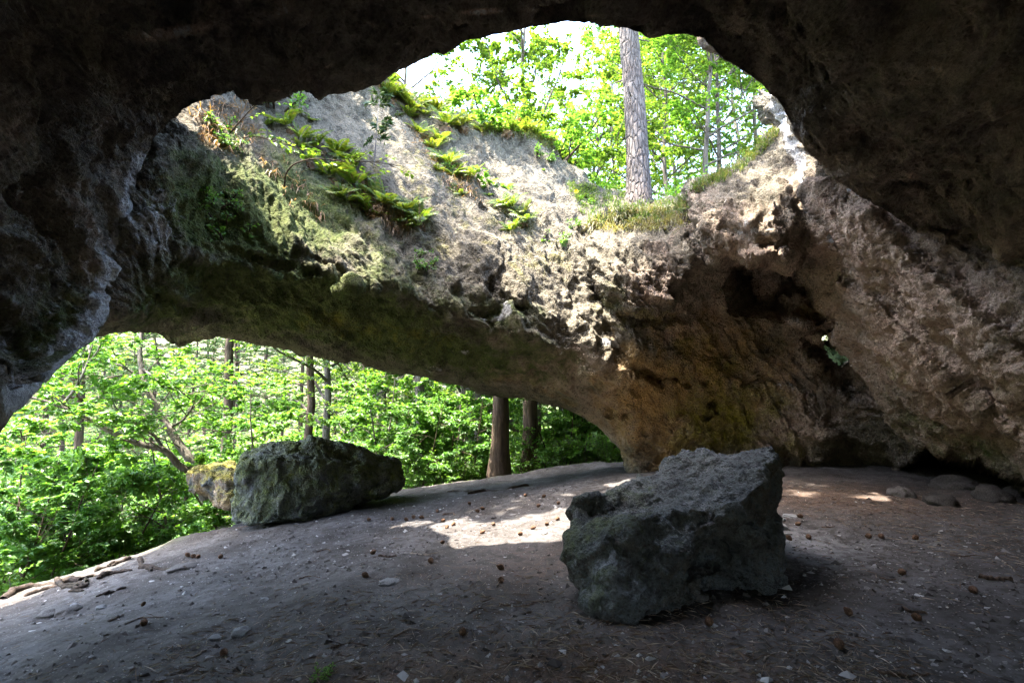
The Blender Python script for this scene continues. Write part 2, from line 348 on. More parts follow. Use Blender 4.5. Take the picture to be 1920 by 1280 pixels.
PIT = [(1335,757,10,.35),(1330,780,7,.2),(1345,772,5,.2),(1395,770,6,.15),(1260,710,7,.2),(1170,780,9,.2),(1140,775,6,.15),(1320,718,5,.15),(1290,722,5,.15),(655,545,20,-.45),(865,662,16,-.2),(815,690,18,-.15),(960,535,30,-.2),(900,480,40,-.25)]
def depth_B(X, Y):
    D = tps(B_CTRL, X, Y, 1e-5)
    jx = 5*perlin(np.stack([X/38, Y/38, 0*X], -1), 2)+2.5*perlin(np.stack([X/14, Y/14, 0*X], -1), 4)
    jy = 5*perlin(np.stack([X/38, Y/38, 0*X+9], -1), 3)+2.5*perlin(np.stack([X/14, Y/14, 0*X+5], -1), 5)
    for pl, dd, so_ in FEAT:
        P = np.array(pl); bx = (X > P[:, 0].min()-90) & (X < P[:, 0].max()+90) & (Y > P[:, 1].min()-90) & (Y < P[:, 1].max()+90)
        sd = poly_sd(pl, (X+jx)[bx], (Y+jy)[bx]); D[bx] += dd*sstep(so_*.5, -so_, sd)
    for pl, dd, w in CRACK:
        P = np.array(pl); bx = (X > P[:, 0].min()-60) & (X < P[:, 0].max()+60) & (Y > P[:, 1].min()-60) & (Y < P[:, 1].max()+60)
        q = line_d(pl, (X+jx*1.3)[bx], (Y+jy*1.3)[bx]); D[bx] += .62*dd*np.exp(-(q/w)**2)*(.55+.45*perlin(np.stack([X[bx]/45, Y[bx]/45, 0*X[bx]], -1), 8)*2).clip(0, 1.4)
    for cx, cy_, r, dd in PIT:
        D += dd*np.exp(-(((X-cx+jx)**2+(Y-cy_+jy)**2)/(r*r))**1.5)
    return D
def build_far():
    st = 2.5; xs = np.arange(-20, 2500, st); ys = np.arange(-225, 1012, st)
    X, Y = np.meshgrid(xs, ys, indexing='ij')
    nz = np.stack([X/30, Y/30, 0*X], -1)
    # ragged outline, then vertices close to it slide onto it
    jag = 3.5*fbm(nz, 4, 50)
    sd = np.maximum(poly_sd(B_POLY, X, Y), -poly_sd(HOLE, X, Y))+jag*sstep(-40, -8, -np.abs(poly_sd(B_POLY, X, Y)))
    gx, gy = np.gradient(sd, st); gl = np.maximum(np.hypot(gx, gy), .5)
    nearb = np.abs(sd) < st*.72
    Xs = np.where(nearb, X-sd*gx/gl**2, X); Ys = np.where(nearb, Y-sd*gy/gl**2, Y)
    keep = (sd < 0) | nearb
    D = depth_B(Xs, Ys)
    # the edge rolls away from the viewer
    edge = np.clip(-sd, 0, 60); D = D + .22*np.exp(-edge/7.0)
    P = at(Xs, Ys, D); N = grid_normals(P)
    N *= np.sign((N*(P-CAM)).sum(-1))[..., None]*-1        # towards the viewer's side
    T = at(1000, 560, 9.3)-at(720, 200, 11.5); T /= np.linalg.norm(T)
    Q = P-(P@T)[..., None]*T*.42
    right = sstep(1130, 1500, X)
    Qw = Q+.25*np.stack([perlin(Q*1.1, 31), perlin(Q*1.1, 32), perlin(Q*1.1, 33)], -1)
    Qw = Q+.25*np.stack([perlin(Q*1.1, 31), perlin(Q*1.1, 32), perlin(Q*1.1, 33)], -1)
    smooth_zone = blobs([(1320,770,190,110,20,.75),(900,680,330,70,12,.6),(600,600,300,40,10,.5)], X, Y)
    upper = blobs([(760,260,190,130,35,1.0),(900,360,150,110,40,.9),(1040,330,90,90,40,.9),(560,300,170,90,30,.6),(1020,480,70,70,40,.6),(880,470,120,80,30,.55),(700,420,110,70,30,.5)], X, Y)
    rough = blobs([(1200,480,110,50,0,.7),(1370,400,100,70,0,.7),(950,550,100,60,20,.28),(1000,600,150,50,20,.25)], X, Y)
    bn = np.cross(T, unit_v(at(860, 380, 10.0)-CAM)); bn /= np.linalg.norm(bn)
    hh = (P@bn)*1.5+.55*fbm(P*.9, 4, 41); saw = hh-np.floor(hh); saw = np.where(saw < .88, saw/.88, (1-saw)/.12); strata = (saw-.5)*sstep(-.25, .35, fbm(P*.55, 2, 43))
    hh2 = (P@bn)*4.3+.7*fbm(P*1.7, 4, 45); sw2 = hh2-np.floor(hh2); sw2 = np.where(sw2 < .8, sw2/.8, (1-sw2)/.2); strata2 = (sw2-.5)*sstep(-.1, .4, fbm(P*.8+7, 2, 47))
    arch_d = line_d(ARCH, X, Y); calm = 1-.72*np.exp(-(arch_d/45)**2)
    d = .15*fbm(Q*.8, 2, 60)+.15*facet(Qw*1.15, 1, 14)+.085*(1-.5*upper)*facet(Qw*2.9, 2, 16)+.04*(1-.55*upper)*facet(Qw*7.5, 3, 14)+.05*fbm(Qw*2.2, 5, 80, .55)+.05*(1-.95*upper)*ridged(Qw*3.1, 5, 101, .62)+.018*fbm(P*13, 3, 90)+.17*strata+.07*strata2
    d = d*(1-smooth_zone*.6)*calm+rough*(.09*ridged(Q*3.2, 4, 85)+.05*facet(Q*5, 7, 14))
    P = P+N*d[..., None]
    nu, nv = X.shape; idx = np.full(nu*nv, -1)
    Fq = grid_faces(nu, nv); kf = keep.ravel()[Fq].all(1); Fq = Fq[kf]
    used = np.unique(Fq); idx[used] = np.arange(len(used)); n = len(used); Fq = idx[Fq]
    V = P.reshape(-1, 3)[used]
    # thickness: a rear face further from the viewer, joined round every edge
    th = (1.5+.8*fbm(V*.3, 2, 5))[:, None]; rd = V-CAM; rd /= np.linalg.norm(rd, axis=1)[:, None]
    jx = .25*np.stack([perlin(V*1.3, 1), perlin(V*1.3, 2), perlin(V*1.3, 3)], -1)
    sdu = sd.ravel()[used]
    R = V+rd*th+jx
    e = np.concatenate([Fq[:, [0, 1]], Fq[:, [1, 2]], Fq[:, [2, 3]], Fq[:, [3, 0]]]); es = np.sort(e, 1)
    key = es[:, 0].astype(np.int64)*n+es[:, 1]; uq, inv, cnt = np.unique(key, return_inverse=True, return_counts=True)
    be = e[cnt[inv] == 1]
    side = np.stack([be[:, 1], be[:, 0], be[:, 0]+n, be[:, 1]+n], -1)
    me = mesh_from("cave_wall", np.concatenate([V, R]), [Fq, Fq[:, ::-1]+n, side])
    x, y = Xs.ravel()[used], Ys.ravel()[used]
    def put(nm, L, base=0.0):
        a = blobs(L, x, y)+base; attr(me, nm, np.concatenate([a, np.full(n, base)]))
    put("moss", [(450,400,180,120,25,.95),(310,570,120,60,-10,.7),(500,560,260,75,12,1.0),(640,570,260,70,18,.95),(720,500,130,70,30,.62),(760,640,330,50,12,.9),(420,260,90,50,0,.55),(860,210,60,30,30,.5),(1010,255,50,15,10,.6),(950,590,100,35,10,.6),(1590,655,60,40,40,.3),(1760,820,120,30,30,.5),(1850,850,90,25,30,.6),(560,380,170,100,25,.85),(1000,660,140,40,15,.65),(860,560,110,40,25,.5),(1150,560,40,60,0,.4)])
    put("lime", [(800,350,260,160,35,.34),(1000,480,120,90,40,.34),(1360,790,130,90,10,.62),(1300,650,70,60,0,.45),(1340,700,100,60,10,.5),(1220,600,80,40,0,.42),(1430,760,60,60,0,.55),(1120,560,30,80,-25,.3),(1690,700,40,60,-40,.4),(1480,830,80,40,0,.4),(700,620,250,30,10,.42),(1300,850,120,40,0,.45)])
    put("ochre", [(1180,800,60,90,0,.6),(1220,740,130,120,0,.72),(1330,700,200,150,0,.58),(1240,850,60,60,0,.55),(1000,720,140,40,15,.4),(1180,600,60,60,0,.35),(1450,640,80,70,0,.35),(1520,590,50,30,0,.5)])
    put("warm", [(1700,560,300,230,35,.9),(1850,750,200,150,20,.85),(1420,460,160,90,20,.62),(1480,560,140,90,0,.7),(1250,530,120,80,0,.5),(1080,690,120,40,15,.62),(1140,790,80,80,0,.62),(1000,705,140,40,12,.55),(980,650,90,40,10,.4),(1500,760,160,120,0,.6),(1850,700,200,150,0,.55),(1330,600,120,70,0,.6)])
    put("soot_shade", [(1500,900,240,60,0,.62),(1720,900,160,60,0,.6),(1480,530,80,60,0,.5),(1560,760,110,70,20,.5),(1620,250,140,130,40,.75),(1800,380,180,130,30,.75),(2100,300,300,300,0,.9)])  # soot on the upper right; also darker in niche, crevice, recess and foot
    wl_ = np.zeros(len(x))
    for pl, w in (([(1445,180),(1462,220),(1480,270),(1492,320)],13),([(1492,320),(1520,390),(1545,425),(1562,452)],6),([(1510,262),(1545,300),(1570,340)],5),([(1570,340),(1620,378),(1650,395)],9),([(1600,330),(1625,370)],6),([(915,600),(950,592)],9),([(1130,640),(1155,645)],8),([(250,330),(235,420),(190,560)],10)):
        wl_ = np.maximum(wl_, .75*np.exp(-(line_d(pl, x, y)/w)**2))
    a = np.maximum(wl_, blobs([(870,662,16,9,0,.6),(815,690,18,9,0,.55),(1480,725,40,20,10,.42),(285,420,70,110,10,.52),(1350,390,50,40,0,.36),(1400,430,60,30,0,.36)], x, y))
    attr(me, "white", np.concatenate([a, np.zeros(n)]))
    return me
me_far = build_far()
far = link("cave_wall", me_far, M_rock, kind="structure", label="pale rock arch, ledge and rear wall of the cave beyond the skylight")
bvh_far = BVHTree.FromPolygons([v.co for v in me_far.vertices], [p.vertices for p in me_far.polygons])
def on_wall(px, py, maxd=60):
    d = Vector(rays(float(px), float(py))).normalized()
    h = bvh_far.ray_cast(Vector(CAM), d, maxd); return (h[0], h[1]) if h[0] else (None, None)

# ------------------------------------------------------------------ ground: cave floor, the slope below it, the valley and the far hill
EDGE = np.array([(-9.5,1.0),(-7.4,4.2),(-6.3,6.2),(-5.6,7.9),(-4.9,9.3),(-3.6,10.9),(-2.0,11.6),(-.3,12.4),(1.5,13.0),(3.0,12.0),(4.2,13.5),(20,16)])
FLOOR = [(0,0,0),(0,3,0),(-2,3,-.10),(2,3,0),(4.5,4,.03),(0,6,-.15),(2,6.5,-.06),(5,7,.03),(7,7,.08),(-3,4,-.30),(-6,6,-.93),(-4,6,-.62),(-4.9,9,-.83),(-2.3,10.3,-.58),(0,9,-.25),(0,11,-.42),(2.1,9.5,-.03),(4,9.5,.03),(7,10,.1),(-6,2,-.75),(-5,-3,-.5),(5,-3,0),(0,-6,0),(12,8,.3),(12,0,.3),(-2.5,8,-.5)]
def ground_z(x, y):
    x = np.asarray(x, float); y = np.asarray(y, float)
    poly = list(map(tuple, EDGE))+[(20,-12),(-9.5,-12)]
    sd = poly_sd(poly, x, y)
    xc = np.clip(x, -8, 12); yc = np.clip(y, -8, 13)
    zi = tps(FLOOR, xc, yc, 1e-4, 10.0)
    o = np.maximum(sd, 0)
    drop = -.50*(o-.8*(1-np.exp(-o/.8)))
    drop = np.where(drop < -9, -9-(-drop-9)*.15, drop)
    far_ = sstep(30, 130, o)*44
    left_ = sstep(-2, -20, x)*sstep(3, 10, o)*-2.5
    return zi+drop+far_+left_, sd
def build_ground():
    th = np.radians(np.r_[np.arange(-180, -64, 4), np.arange(-64, 64.1, .16), np.arange(68, 181, 4)])
    r = np.r_[.01, .5, 1.0, np.geomspace(1.3, 15, 520), np.geomspace(15.3, 420, 110)]
    Rr, Th = np.meshgrid(r, th, indexing='ij')
    x = Rr*np.sin(Th); y = Rr*np.cos(Th); z, sd = ground_z(x, y)
    P = np.stack([x, y, 0*x], -1)
    fine = .06*fbm(P*.9, 4, 7)+.014*fbm(P*5, 4, 8)+.004*fbm(P*15, 2, 18)*sstep(10, 4, Rr)+np.exp(-(sd/.8)**2)*.06*ridged(P*1.3, 4, 19)
    trodden = .55+.45*sstep(-.3, .5, fbm(P*.5, 2, 44))
    z = z+fine*trodden+sstep(.5, 8, sd)*.35*fbm(P*.35, 4, 12)
    z[0] = z[1]
    V = np.stack([x, y, z], -1).reshape(-1, 3)
    me = mesh_from("ground", V, grid_faces(len(r), len(th)))
    attr(me, "litter", sstep(.2, 1.8, sd+.8*fbm(P*.8, 3, 15)).ravel())
    nd = .55*np.exp(-((x-4.6)/2.4)**2-((y-7.4)/1.4)**2)+.62*np.exp(-((x+.6)/1.6)**2-((y-2.6)/.8)**2)+.35*np.exp(-((x-.2)/1.2)**2-((y-5)/1.2)**2)+.3*np.exp(-((x-1)/1)**2-((y-3.1)/.5)**2)
    attr(me, "needles", nd.ravel())
    pale = .6*np.exp(-((x-2.6)/1.3)**2-((y-5.4)/.9)**2)+.18*np.exp(-((x+2.8)/2.6)**2-((y-6.8)/3.2)**2)+.3*np.exp(-((x-1.2)/1.5)**2-((y-9)/1.)**2)
    attr(me, "pale", pale.ravel())
    return me
t = NT("trodden_earth"); v = t.coord()
n1 = t.noise(v, 1.3, 6, .65, .3); n2 = t.noise(v, 9, 8, .7); n3 = t.noise(v, 60, 5, .7)
col = t.mix(t.ramp(n1, (.35, 0.), (.65, 1.)), (.052, .046, .042), (.125, .118, .115))
col = t.mix(t.math('MULTIPLY', t.ramp(n2, (.42, 1.), (.54, 0.)), .8), col, (.05, .042, .037))
col = t.mix(t.ramp(t.math('ADD', t.attr("pale"), t.math('MULTIPLY', t.math('SUBTRACT', n2, .5), 1.3)), (.25, 0.), (.8, 1.)), col, (.24, .235, .235))
col = t.mix(t.ramp(t.math('ADD', t.attr("needles"), t.math('MULTIPLY', t.math('SUBTRACT', n2, .5), 1.6)), (.2, 0.), (.7, 1.)), col, t.mix(t.ramp(n3, (.4, 0.), (.6, 1.)), (.05, .032, .022), (.15, .095, .065)))
vr = t.voro(v, 55, 'F1', 1); sp = t.new("ShaderNodeSeparateColor"); t.set(sp.inputs[0], vr); vd = t.voro(v, 55)
chip = t.math('MULTIPLY', t.ramp(sp.outputs[0], (.80, 0.), (.84, 1.)), t.ramp(vd, (.25, 1.), (.4, 0.)))
col = t.mix(t.math('MULTIPLY', chip, .8), col, t.mix(sp.outputs[1], (.10, .075, .06), (.40, .38, .36)))
lit = t.mix(t.ramp(n3, (.35, 0.), (.65, 1.)), (.06, .06, .03), (.15, .14, .09))
lit = t.mix(t.ramp(n2, (.5, 0.), (.62, 1.)), lit, (.06, .10, .02))
col = t.mix(t.attr("litter"), col, lit)
nr = t.bump(t.math('ADD', n2, t.math('MULTIPLY', n3, .5)), .7, .03); nr = t.bump(chip, .6, .012, nr)
M_ground = t.done(col, .95, nr, .15)
me_ground = build_ground()
ground = link("ground", me_ground, M_ground, kind="structure", label="trodden earth floor sloping down to the left into the wood")
def gz(x, y): return float(ground_z(np.array([x]), np.array([y]))[0][0])
_gco = np.zeros(len(me_ground.vertices)*3, np.float32); me_ground.vertices.foreach_get("co", _gco); _gco = _gco.reshape(-1, 3)
bvh_ground = BVHTree.FromPolygons([Vector(c) for c in _gco.tolist()], [p.vertices for p in me_ground.polygons])
def on_ground(px, py):
    d = Vector(rays(float(px), float(py))).normalized(); h = bvh_ground.ray_cast(Vector(CAM), d, 400); return h[0], h[1]
def drop_ground(x, y, z0=30):
    h = bvh_ground.ray_cast(Vector((x, y, z0)), Vector((0, 0, -1)), 200); return h[0] if h[0] else Vector((x, y, gz(x, y)))

# ------------------------------------------------------------------ boulders
def boulder_mesh(name, pts, vox, amps, pushes=(), smooth_it=6, seed=0):
    bm = bmesh.new()
    for p in pts: bm.verts.new(p)
    bmesh.ops.convex_hull(bm, input=bm.verts); me = bpy.data.meshes.new(name); bm.to_mesh(me); bm.free()
    o = bpy.data.objects.new("tmp", me); COL.objects.link(o)
    m = o.modifiers.new("r", 'REMESH'); m.mode = 'VOXEL'; m.voxel_size = vox
    s = o.modifiers.new("s", 'SMOOTH'); s.factor = .5; s.iterations = smooth_it
    dg = bpy.context.evaluated_depsgraph_get(); me2 = bpy.data.meshes.new_from_object(o.evaluated_get(dg))
    bpy.data.objects.remove(o); bpy.data.meshes.remove(me); me2.name = name
    n = len(me2.vertices); co = np.zeros(n*3, np.float32); me2.vertices.foreach_get("co", co); co = co.reshape(-1, 3).astype(float)
    def disp(d):
        nonlocal co
        nr = np.zeros(n*3, np.float32); me2.vertices.foreach_get("normal", nr); nr = nr.reshape(-1, 3)
        co = co+nr*d[:, None]; me2.vertices.foreach_set("co", co.astype(np.float32).ravel()); me2.update()
    for c, r, vec in pushes:
        g = np.exp(-(((co-np.array(c))/np.array(r))**2).sum(1)); co = co+g[:, None]*np.array(vec)
    me2.vertices.foreach_set("co", co.astype(np.float32).ravel()); me2.update()
    Q = co*np.array([1, 1, 1.25])
    disp(amps[0]*fbm(Q*1.4, 2, seed)+amps[1]*1.6*facet(Q*1.9, seed, 12))
    Q = co.copy(); Qw = Q+.06*np.stack([perlin(Q*5, 1), perlin(Q*5, 2), perlin(Q*5, 3)], -1); disp(amps[2]*.7*ridged(Qw*4.2, 4, seed+31, .6)+amps[2]*.8*fbm(Qw*3.5, 5, seed+9, .55)+amps[2]*1.3*facet(Qw*5.0, seed+3, 14)+amps[2]*.6*facet(Qw*11, seed+4, 14)+amps[3]*fbm(Q*22, 2, seed+13))
    me2.polygons.foreach_set("use_smooth", np.ones(len(me2.polygons), bool))
    nr = np.zeros(n*3, np.float32); me2.vertices.foreach_get("normal", nr); nr = nr.reshape(-1, 3)
    return me2, co, nr
FB = [(1105,1148,3.72),(1180,1165,3.62),(1242,1160,3.66),(1288,1128,3.85),(1400,1118,4.0),(1450,1112,4.15),(1470,1085,4.4),(1470,1040,4.6),(1440,985,5.6),(1120,1000,5.3),(1066,1085,4.1),
 (1050,1035,4.25),(1060,1000,4.35),(1082,958,4.6),(1180,905,5.1),(1250,875,5.3),(1300,855,5.35),(1385,848,5.25),(1440,860,5.0),(1453,880,4.75),(1462,950,4.6),(1180,1010,3.95),(1285,1030,3.78),(1400,930,4.2),(1090,1120,3.85),(1450,868,4.8)]
P0 = at(1365, 1085, 3.95); P1 = at(1075, 1095, 3.9)
me_b, co, nr = boulder_mesh("boulder", [Vector(at(*map(float, p))) for p in FB], .0135, (.06, .075, .027, .005),
    [(P0, (.30, .28, .20), (.03, .50, .03)), (P1, (.25, .3, .12), (.14, .1, 0)), (at(1160, 935, 4.5), (.3, .3, .2), (0, 0, -.06)), (at(1125, 1075, 3.9), (.16, .2, .12), (-.02, -.12, .02)), (at(1215, 1125, 3.68), (.18, .2, .12), (0, -.11, 0)), (at(1200, 1040, 3.85), (.22, .2, .06), (0, .10, 0)), (at(1330, 1000, 3.9), (.25, .25, .12), (0, .12, -.06)), (at(1270, 960, 4.3), (.3, .2, .1), (0, 0, -.05))], 12, 3)
for nm, w in (("moss", .20+.20*nr[:, 2]-.25*co[:, 0]+.2), ("soot_shade", np.where(nr[:, 2] < .15, .5, .05)), ("white", 0*nr[:, 2]), ("warm", 0*nr[:, 2]), ("ochre", 0*nr[:, 2]), ("lime", 0*nr[:, 2])): attr(me_b, nm, w)  # soot layer here paints shade onto sides and underside, top kept lighter
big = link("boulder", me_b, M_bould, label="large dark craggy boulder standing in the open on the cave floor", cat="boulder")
BB = [(438,965,8.6),(470,978,8.4),(540,968,8.5),(640,948,8.9),(725,925,9.3),(748,905,9.6),(758,872,9.9),(745,845,10.0),(700,842,10.0),(640,822,9.6),(600,814,9.4),(500,822,9.1),(460,835,8.9),(448,870,8.6),(432,940,8.6),(620,850,8.9),(520,850,8.5),(740,890,10.6),(480,900,10.2),(640,900,10.8),(600,960,10.0)]
me_b2, co, nr = boulder_mesh("boulder", [Vector(at(*map(float, p))) for p in BB], .026, (.09, .06, .026, .006), [(at(690, 950, 9.0), (.9, .6, .3), (0, .45, .05))], 5, 23)
for nm, w in (("moss", .50+.10*nr[:, 2]), ("soot_shade", np.full(len(nr), .25)), ("white", 0*nr[:, 2]), ("warm", 0*nr[:, 2]), ("ochre", 0*nr[:, 2]), ("lime", np.full(len(nr), .12))): attr(me_b2, nm, w)
me_b2.transform(Matrix.Translation((0, 0, -.10)))
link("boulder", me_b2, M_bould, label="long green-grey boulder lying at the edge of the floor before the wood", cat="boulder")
BC = [(352,888,9.6),(375,878,9.7),(440,864,9.9),(448,900,9.3),(440,955,9.1),(400,948,9.2),(380,930,9.3),(355,905,9.5),(370,900,10.8),(445,890,11),(440,950,10.5),(415,900,9.1)]
me_b3, co, nr = boulder_mesh("boulder", [Vector(at(*map(float, p))) for p in BC], .026, (.10, .08, .035, .01), [], 5, 43)
for nm, w in (("moss", .2+.38*nr[:, 2]), ("soot_shade", 0*nr[:, 2]), ("white", 0*nr[:, 2]), ("warm", 0*nr[:, 2]+.3), ("ochre", 0*nr[:, 2]+.45), ("lime", .3+.35*nr[:, 2])): attr(me_b3, nm, w)
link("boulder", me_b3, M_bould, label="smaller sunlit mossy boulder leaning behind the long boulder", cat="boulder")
# ------------------------------------------------------------------ plants: tools
def tubes(paths, n=7, jag=0.0):
    """paths: list of (points (k,3), radii (k,)) -> vertices, faces"""
    Vs, Fs, off = [], [], 0; a = np.linspace(0, 2*np.pi, n, endpoint=False)
    for P, R in paths:
        P = np.asarray(P, float); R = np.asarray(R, float); k = len(P)
        T = np.gradient(P, axis=0); T /= np.maximum(np.linalg.norm(T, axis=1), 1e-9)[:, None]
        up = np.array([0, 0, 1.0]) if abs(T[0, 2]) < .9 else np.array([1.0, 0, 0])
        U = np.zeros_like(P); u = up-T[0]*(up@T[0]); u /= np.linalg.norm(u)
        for i in range(k):
            u = u-T[i]*(u@T[i]); u /= max(np.linalg.norm(u), 1e-9); U[i] = u
        B = np.cross(T, U)
        ring = P[:, None]+R[:, None, None]*(np.cos(a)[None, :, None]*U[:, None]+np.sin(a)[None, :, None]*B[:, None])
        Vs.append(ring.reshape(-1, 3)); i, j = np.meshgrid(np.arange(k-1), np.arange(n), indexing='ij')
        A = i*n+j; Bq = i*n+(j+1) % n; f = np.stack([A, Bq, Bq+n, A+n], -1).reshape(-1, 4)
        Fs.append(f+off); off += k*n
    return np.concatenate(Vs), np.concatenate(Fs)
def tube_mesh(name, paths, n=7): V, Fq = tubes(paths, n); return mesh_from(name, V, Fq)
def unit(v): v = np.asarray(v, float); return v/np.maximum(np.linalg.norm(v, axis=-1, keepdims=True), 1e-9)
def leaf_mesh(name, pos, dr, nrm, size, rg, width=.34, fold=.12, tone=None):
    pos, dr = np.asarray(pos, float), unit(dr); nrm = np.asarray(nrm, float); nrm = unit(nrm-dr*(nrm*dr).sum(-1, keepdims=True))
    side = np.cross(dr, nrm); s = np.asarray(size, float)[:, None]; n = len(pos)
    a = pos; t = pos+dr*s-nrm*s*.12; m = pos+dr*s*.45
    l = m+side*s*width+nrm*s*fold; r = m-side*s*width+nrm*s*fold
    V = np.stack([a, l, t, r], 1).reshape(-1, 3); b = np.arange(n)[:, None]*4
    Fq = np.concatenate([b+np.array([[0, 1, 2]]), b+np.array([[0, 2, 3]])])
    me = mesh_from(name, V, Fq, False)
    tn = rg.random(n) if tone is None else tone
    attr(me, "tone", np.repeat(tn, 4)); return me
def bark_material(name, dark, pale, green=(.05, .07, .02), g=.3, scale=1.0):
    t = NT(name); v = t.coord(); vs = t.map(v, (9*scale, 9*scale, 1.6*scale)); n = t.noise(vs, 1, 8, .7, .4)
    c = t.mix(t.ramp(n, (.36, 0.), (.62, 1.)), dark, pale)
    c = t.mix(t.math('MULTIPLY', t.ramp(t.noise(v, 1.7, 5, .6), (.5, 0.), (.65, 1.)), g), c, green)
    return t.done(c, .9, t.bump(n, .9, .05), .15)
M_bark = bark_material("grey_bark", (.05, .042, .035), (.17, .145, .12))
M_barkd = bark_material("brown_bark", (.032, .023, .017), (.115, .08, .056), g=.15)
M_palebark = bark_material("pale_bark", (.14, .12, .11), (.34, .31, .29), g=.1)
def leaf_material(name, c1, c2, c3, tr=.58):
    t = NT(name); t.n.remove(t.b)
    oi = t.new("ShaderNodeObjectInfo"); tone = t.math('ADD', t.math('MULTIPLY', t.attr("tone"), .75), t.math('MULTIPLY', oi.outputs["Random"], .25))
    c = t.ramp(tone, (.05, c1), (.5, c2), (.95, c3))
    d = t.new("ShaderNodeBsdfDiffuse"); t.set(d.inputs[0], c)
    tl = t.new("ShaderNodeBsdfTranslucent"); t.set(tl.inputs[0], t.mix(1.0, c, (1.35, 1.25, .5), 'MULTIPLY'))
    gl = t.new("ShaderNodeBsdfGlossy"); gl.inputs["Roughness"].default_value = .45; gl.inputs[0].default_value = (1, 1, 1, 1)
    m1 = t.new("ShaderNodeMixShader"); m1.inputs[0].default_value = tr; t.set(m1.inputs[1], d.outputs[0]); t.set(m1.inputs[2], tl.outputs[0])
    m2 = t.new("ShaderNodeMixShader"); m2.inputs[0].default_value = .035; t.set(m2.inputs[1], m1.outputs[0]); t.set(m2.inputs[2], gl.outputs[0])
    t.set(t.out.inputs[0], m2.outputs[0]); return t.m
M_leaf = leaf_material("maple_leaf", (.075, .19, .03), (.115, .26, .045), (.18, .33, .06))
M_leafd = leaf_material("hazel_leaf", (.065, .17, .032), (.10, .24, .05), (.15, .29, .06))
M_leafy = leaf_material("ash_leaf", (.07, .15, .025), (.12, .22, .035), (.19, .28, .05))
M_pine = leaf_material("pine_needles", (.03, .07, .02), (.05, .10, .03), (.08, .13, .035), .2)
M_fern = leaf_material("fern_leaf", (.075, .155, .022), (.135, .215, .03), (.22, .23, .035))
M_dead = leaf_material("dead_fern", (.10, .05, .025), (.22, .12, .06), (.34, .22, .12), .3)
M_grass = leaf_material("grass_blade", (.065, .14, .028), (.12, .19, .05), (.25, .20, .12), .35)

class Grower:
    def __init__(s, seed): s.r = np.random.default_rng(seed); s.paths = []; s.lp, s.ld, s.ln, s.ls = [], [], [], []
    def branch(s, p, d, length, r0, k=7, wander=.18, lift=0.0, r1=None):
        d = unit(d); pts = [np.array(p, float)]; st = length/(k-1)
        for i in range(k-1):
            d = unit(d+s.r.normal(0, wander, 3)*.6+np.array([0, 0, lift])*(i/k)); pts.append(pts[-1]+d*st)
        P = np.array(pts); R = np.linspace(r0, r0*.25 if r1 is None else r1, k); s.paths.append((P, R)); return P, R
    def spray(s, P, n, size, flat=.25, spread=1.0, droop=.15, start=.25):
        """leaves set in a loose plane along the twig P"""
        t = start+(1-start)*s.r.random(n); i = t*(len(P)-1); k = np.minimum(i.astype(int), len(P)-2); f = (i-k)[:, None]
        pos = P[k]*(1-f)+P[k+1]*f; ax = unit(P[k+1]-P[k]); side = unit(np.cross(ax, [0, 0, 1.0])+1e-6)
        sg = np.where(s.r.random(n) < .5, -1, 1)[:, None]
        dr = unit(ax*.6+side*sg*spread*(.5+.6*s.r.random((n, 1)))+s.r.normal(0, .25, (n, 3))-np.array([0, 0, droop]))
        nr = unit(np.array([0, 0, 1.0])+s.r.normal(0, flat, (n, 3)))
        pos = pos+dr*size*.35*s.r.random((n, 1))
        s.lp.append(pos); s.ld.append(dr); s.ln.append(nr); s.ls.append(size*(.6+.6*s.r.random(n)))
    def meshes(s, leafname="crown", n=7, width=.34):
        tm = tube_mesh("trunk", s.paths, n)
        lm = leaf_mesh(leafname, np.concatenate(s.lp), np.concatenate(s.ld), np.concatenate(s.ln), np.concatenate(s.ls), s.r, width) if s.lp else None
        return tm, lm
    def limb(s, p, d, length, r0, subs, twigs, leaves, size, lift=.1, flat=.3, subdir=.9, wander=.18):
        P, R = s.branch(p, d, length, r0, 9, wander, lift)
        for j in range(subs):
            t = .3+.7*(j+.5*s.r.random())/subs; i = min(int(t*8), 7); q = P[i]; ax = unit(P[i+1]-P[i])
            side = unit(np.cross(ax, s.r.normal(0, 1, 3)*np.array([.4, .4, 1])+np.array([0, 0, .8])))*(1 if j % 2 else -1)
            L = length*(.28+.3*s.r.random())*(1.15-.6*t)
            P2, R2 = s.branch(q, ax*.6+side*subdir+np.array([0, 0, .1]), L, max(R[i]*.5, .006), 6, .2, lift*.5)
            for m in range(twigs):
                i2 = 1+int(s.r.random()*4.99); i2 = min(i2, 4); ax2 = unit(P2[i2+1]-P2[i2]); side2 = unit(np.cross(ax2, [0, 0, 1.0])+s.r.normal(0, .3, 3))*(1 if m % 2 else -1)
                P3, _ = s.branch(P2[i2], ax2*.7+side2*.8, L*(.3+.4*s.r.random()), .005, 4, .22, 0, .002); s.spray(P3, leaves, size, flat)
            s.spray(P2[2:], leaves, size, flat)
        s.spray(P[-4:], leaves*2, size, flat)

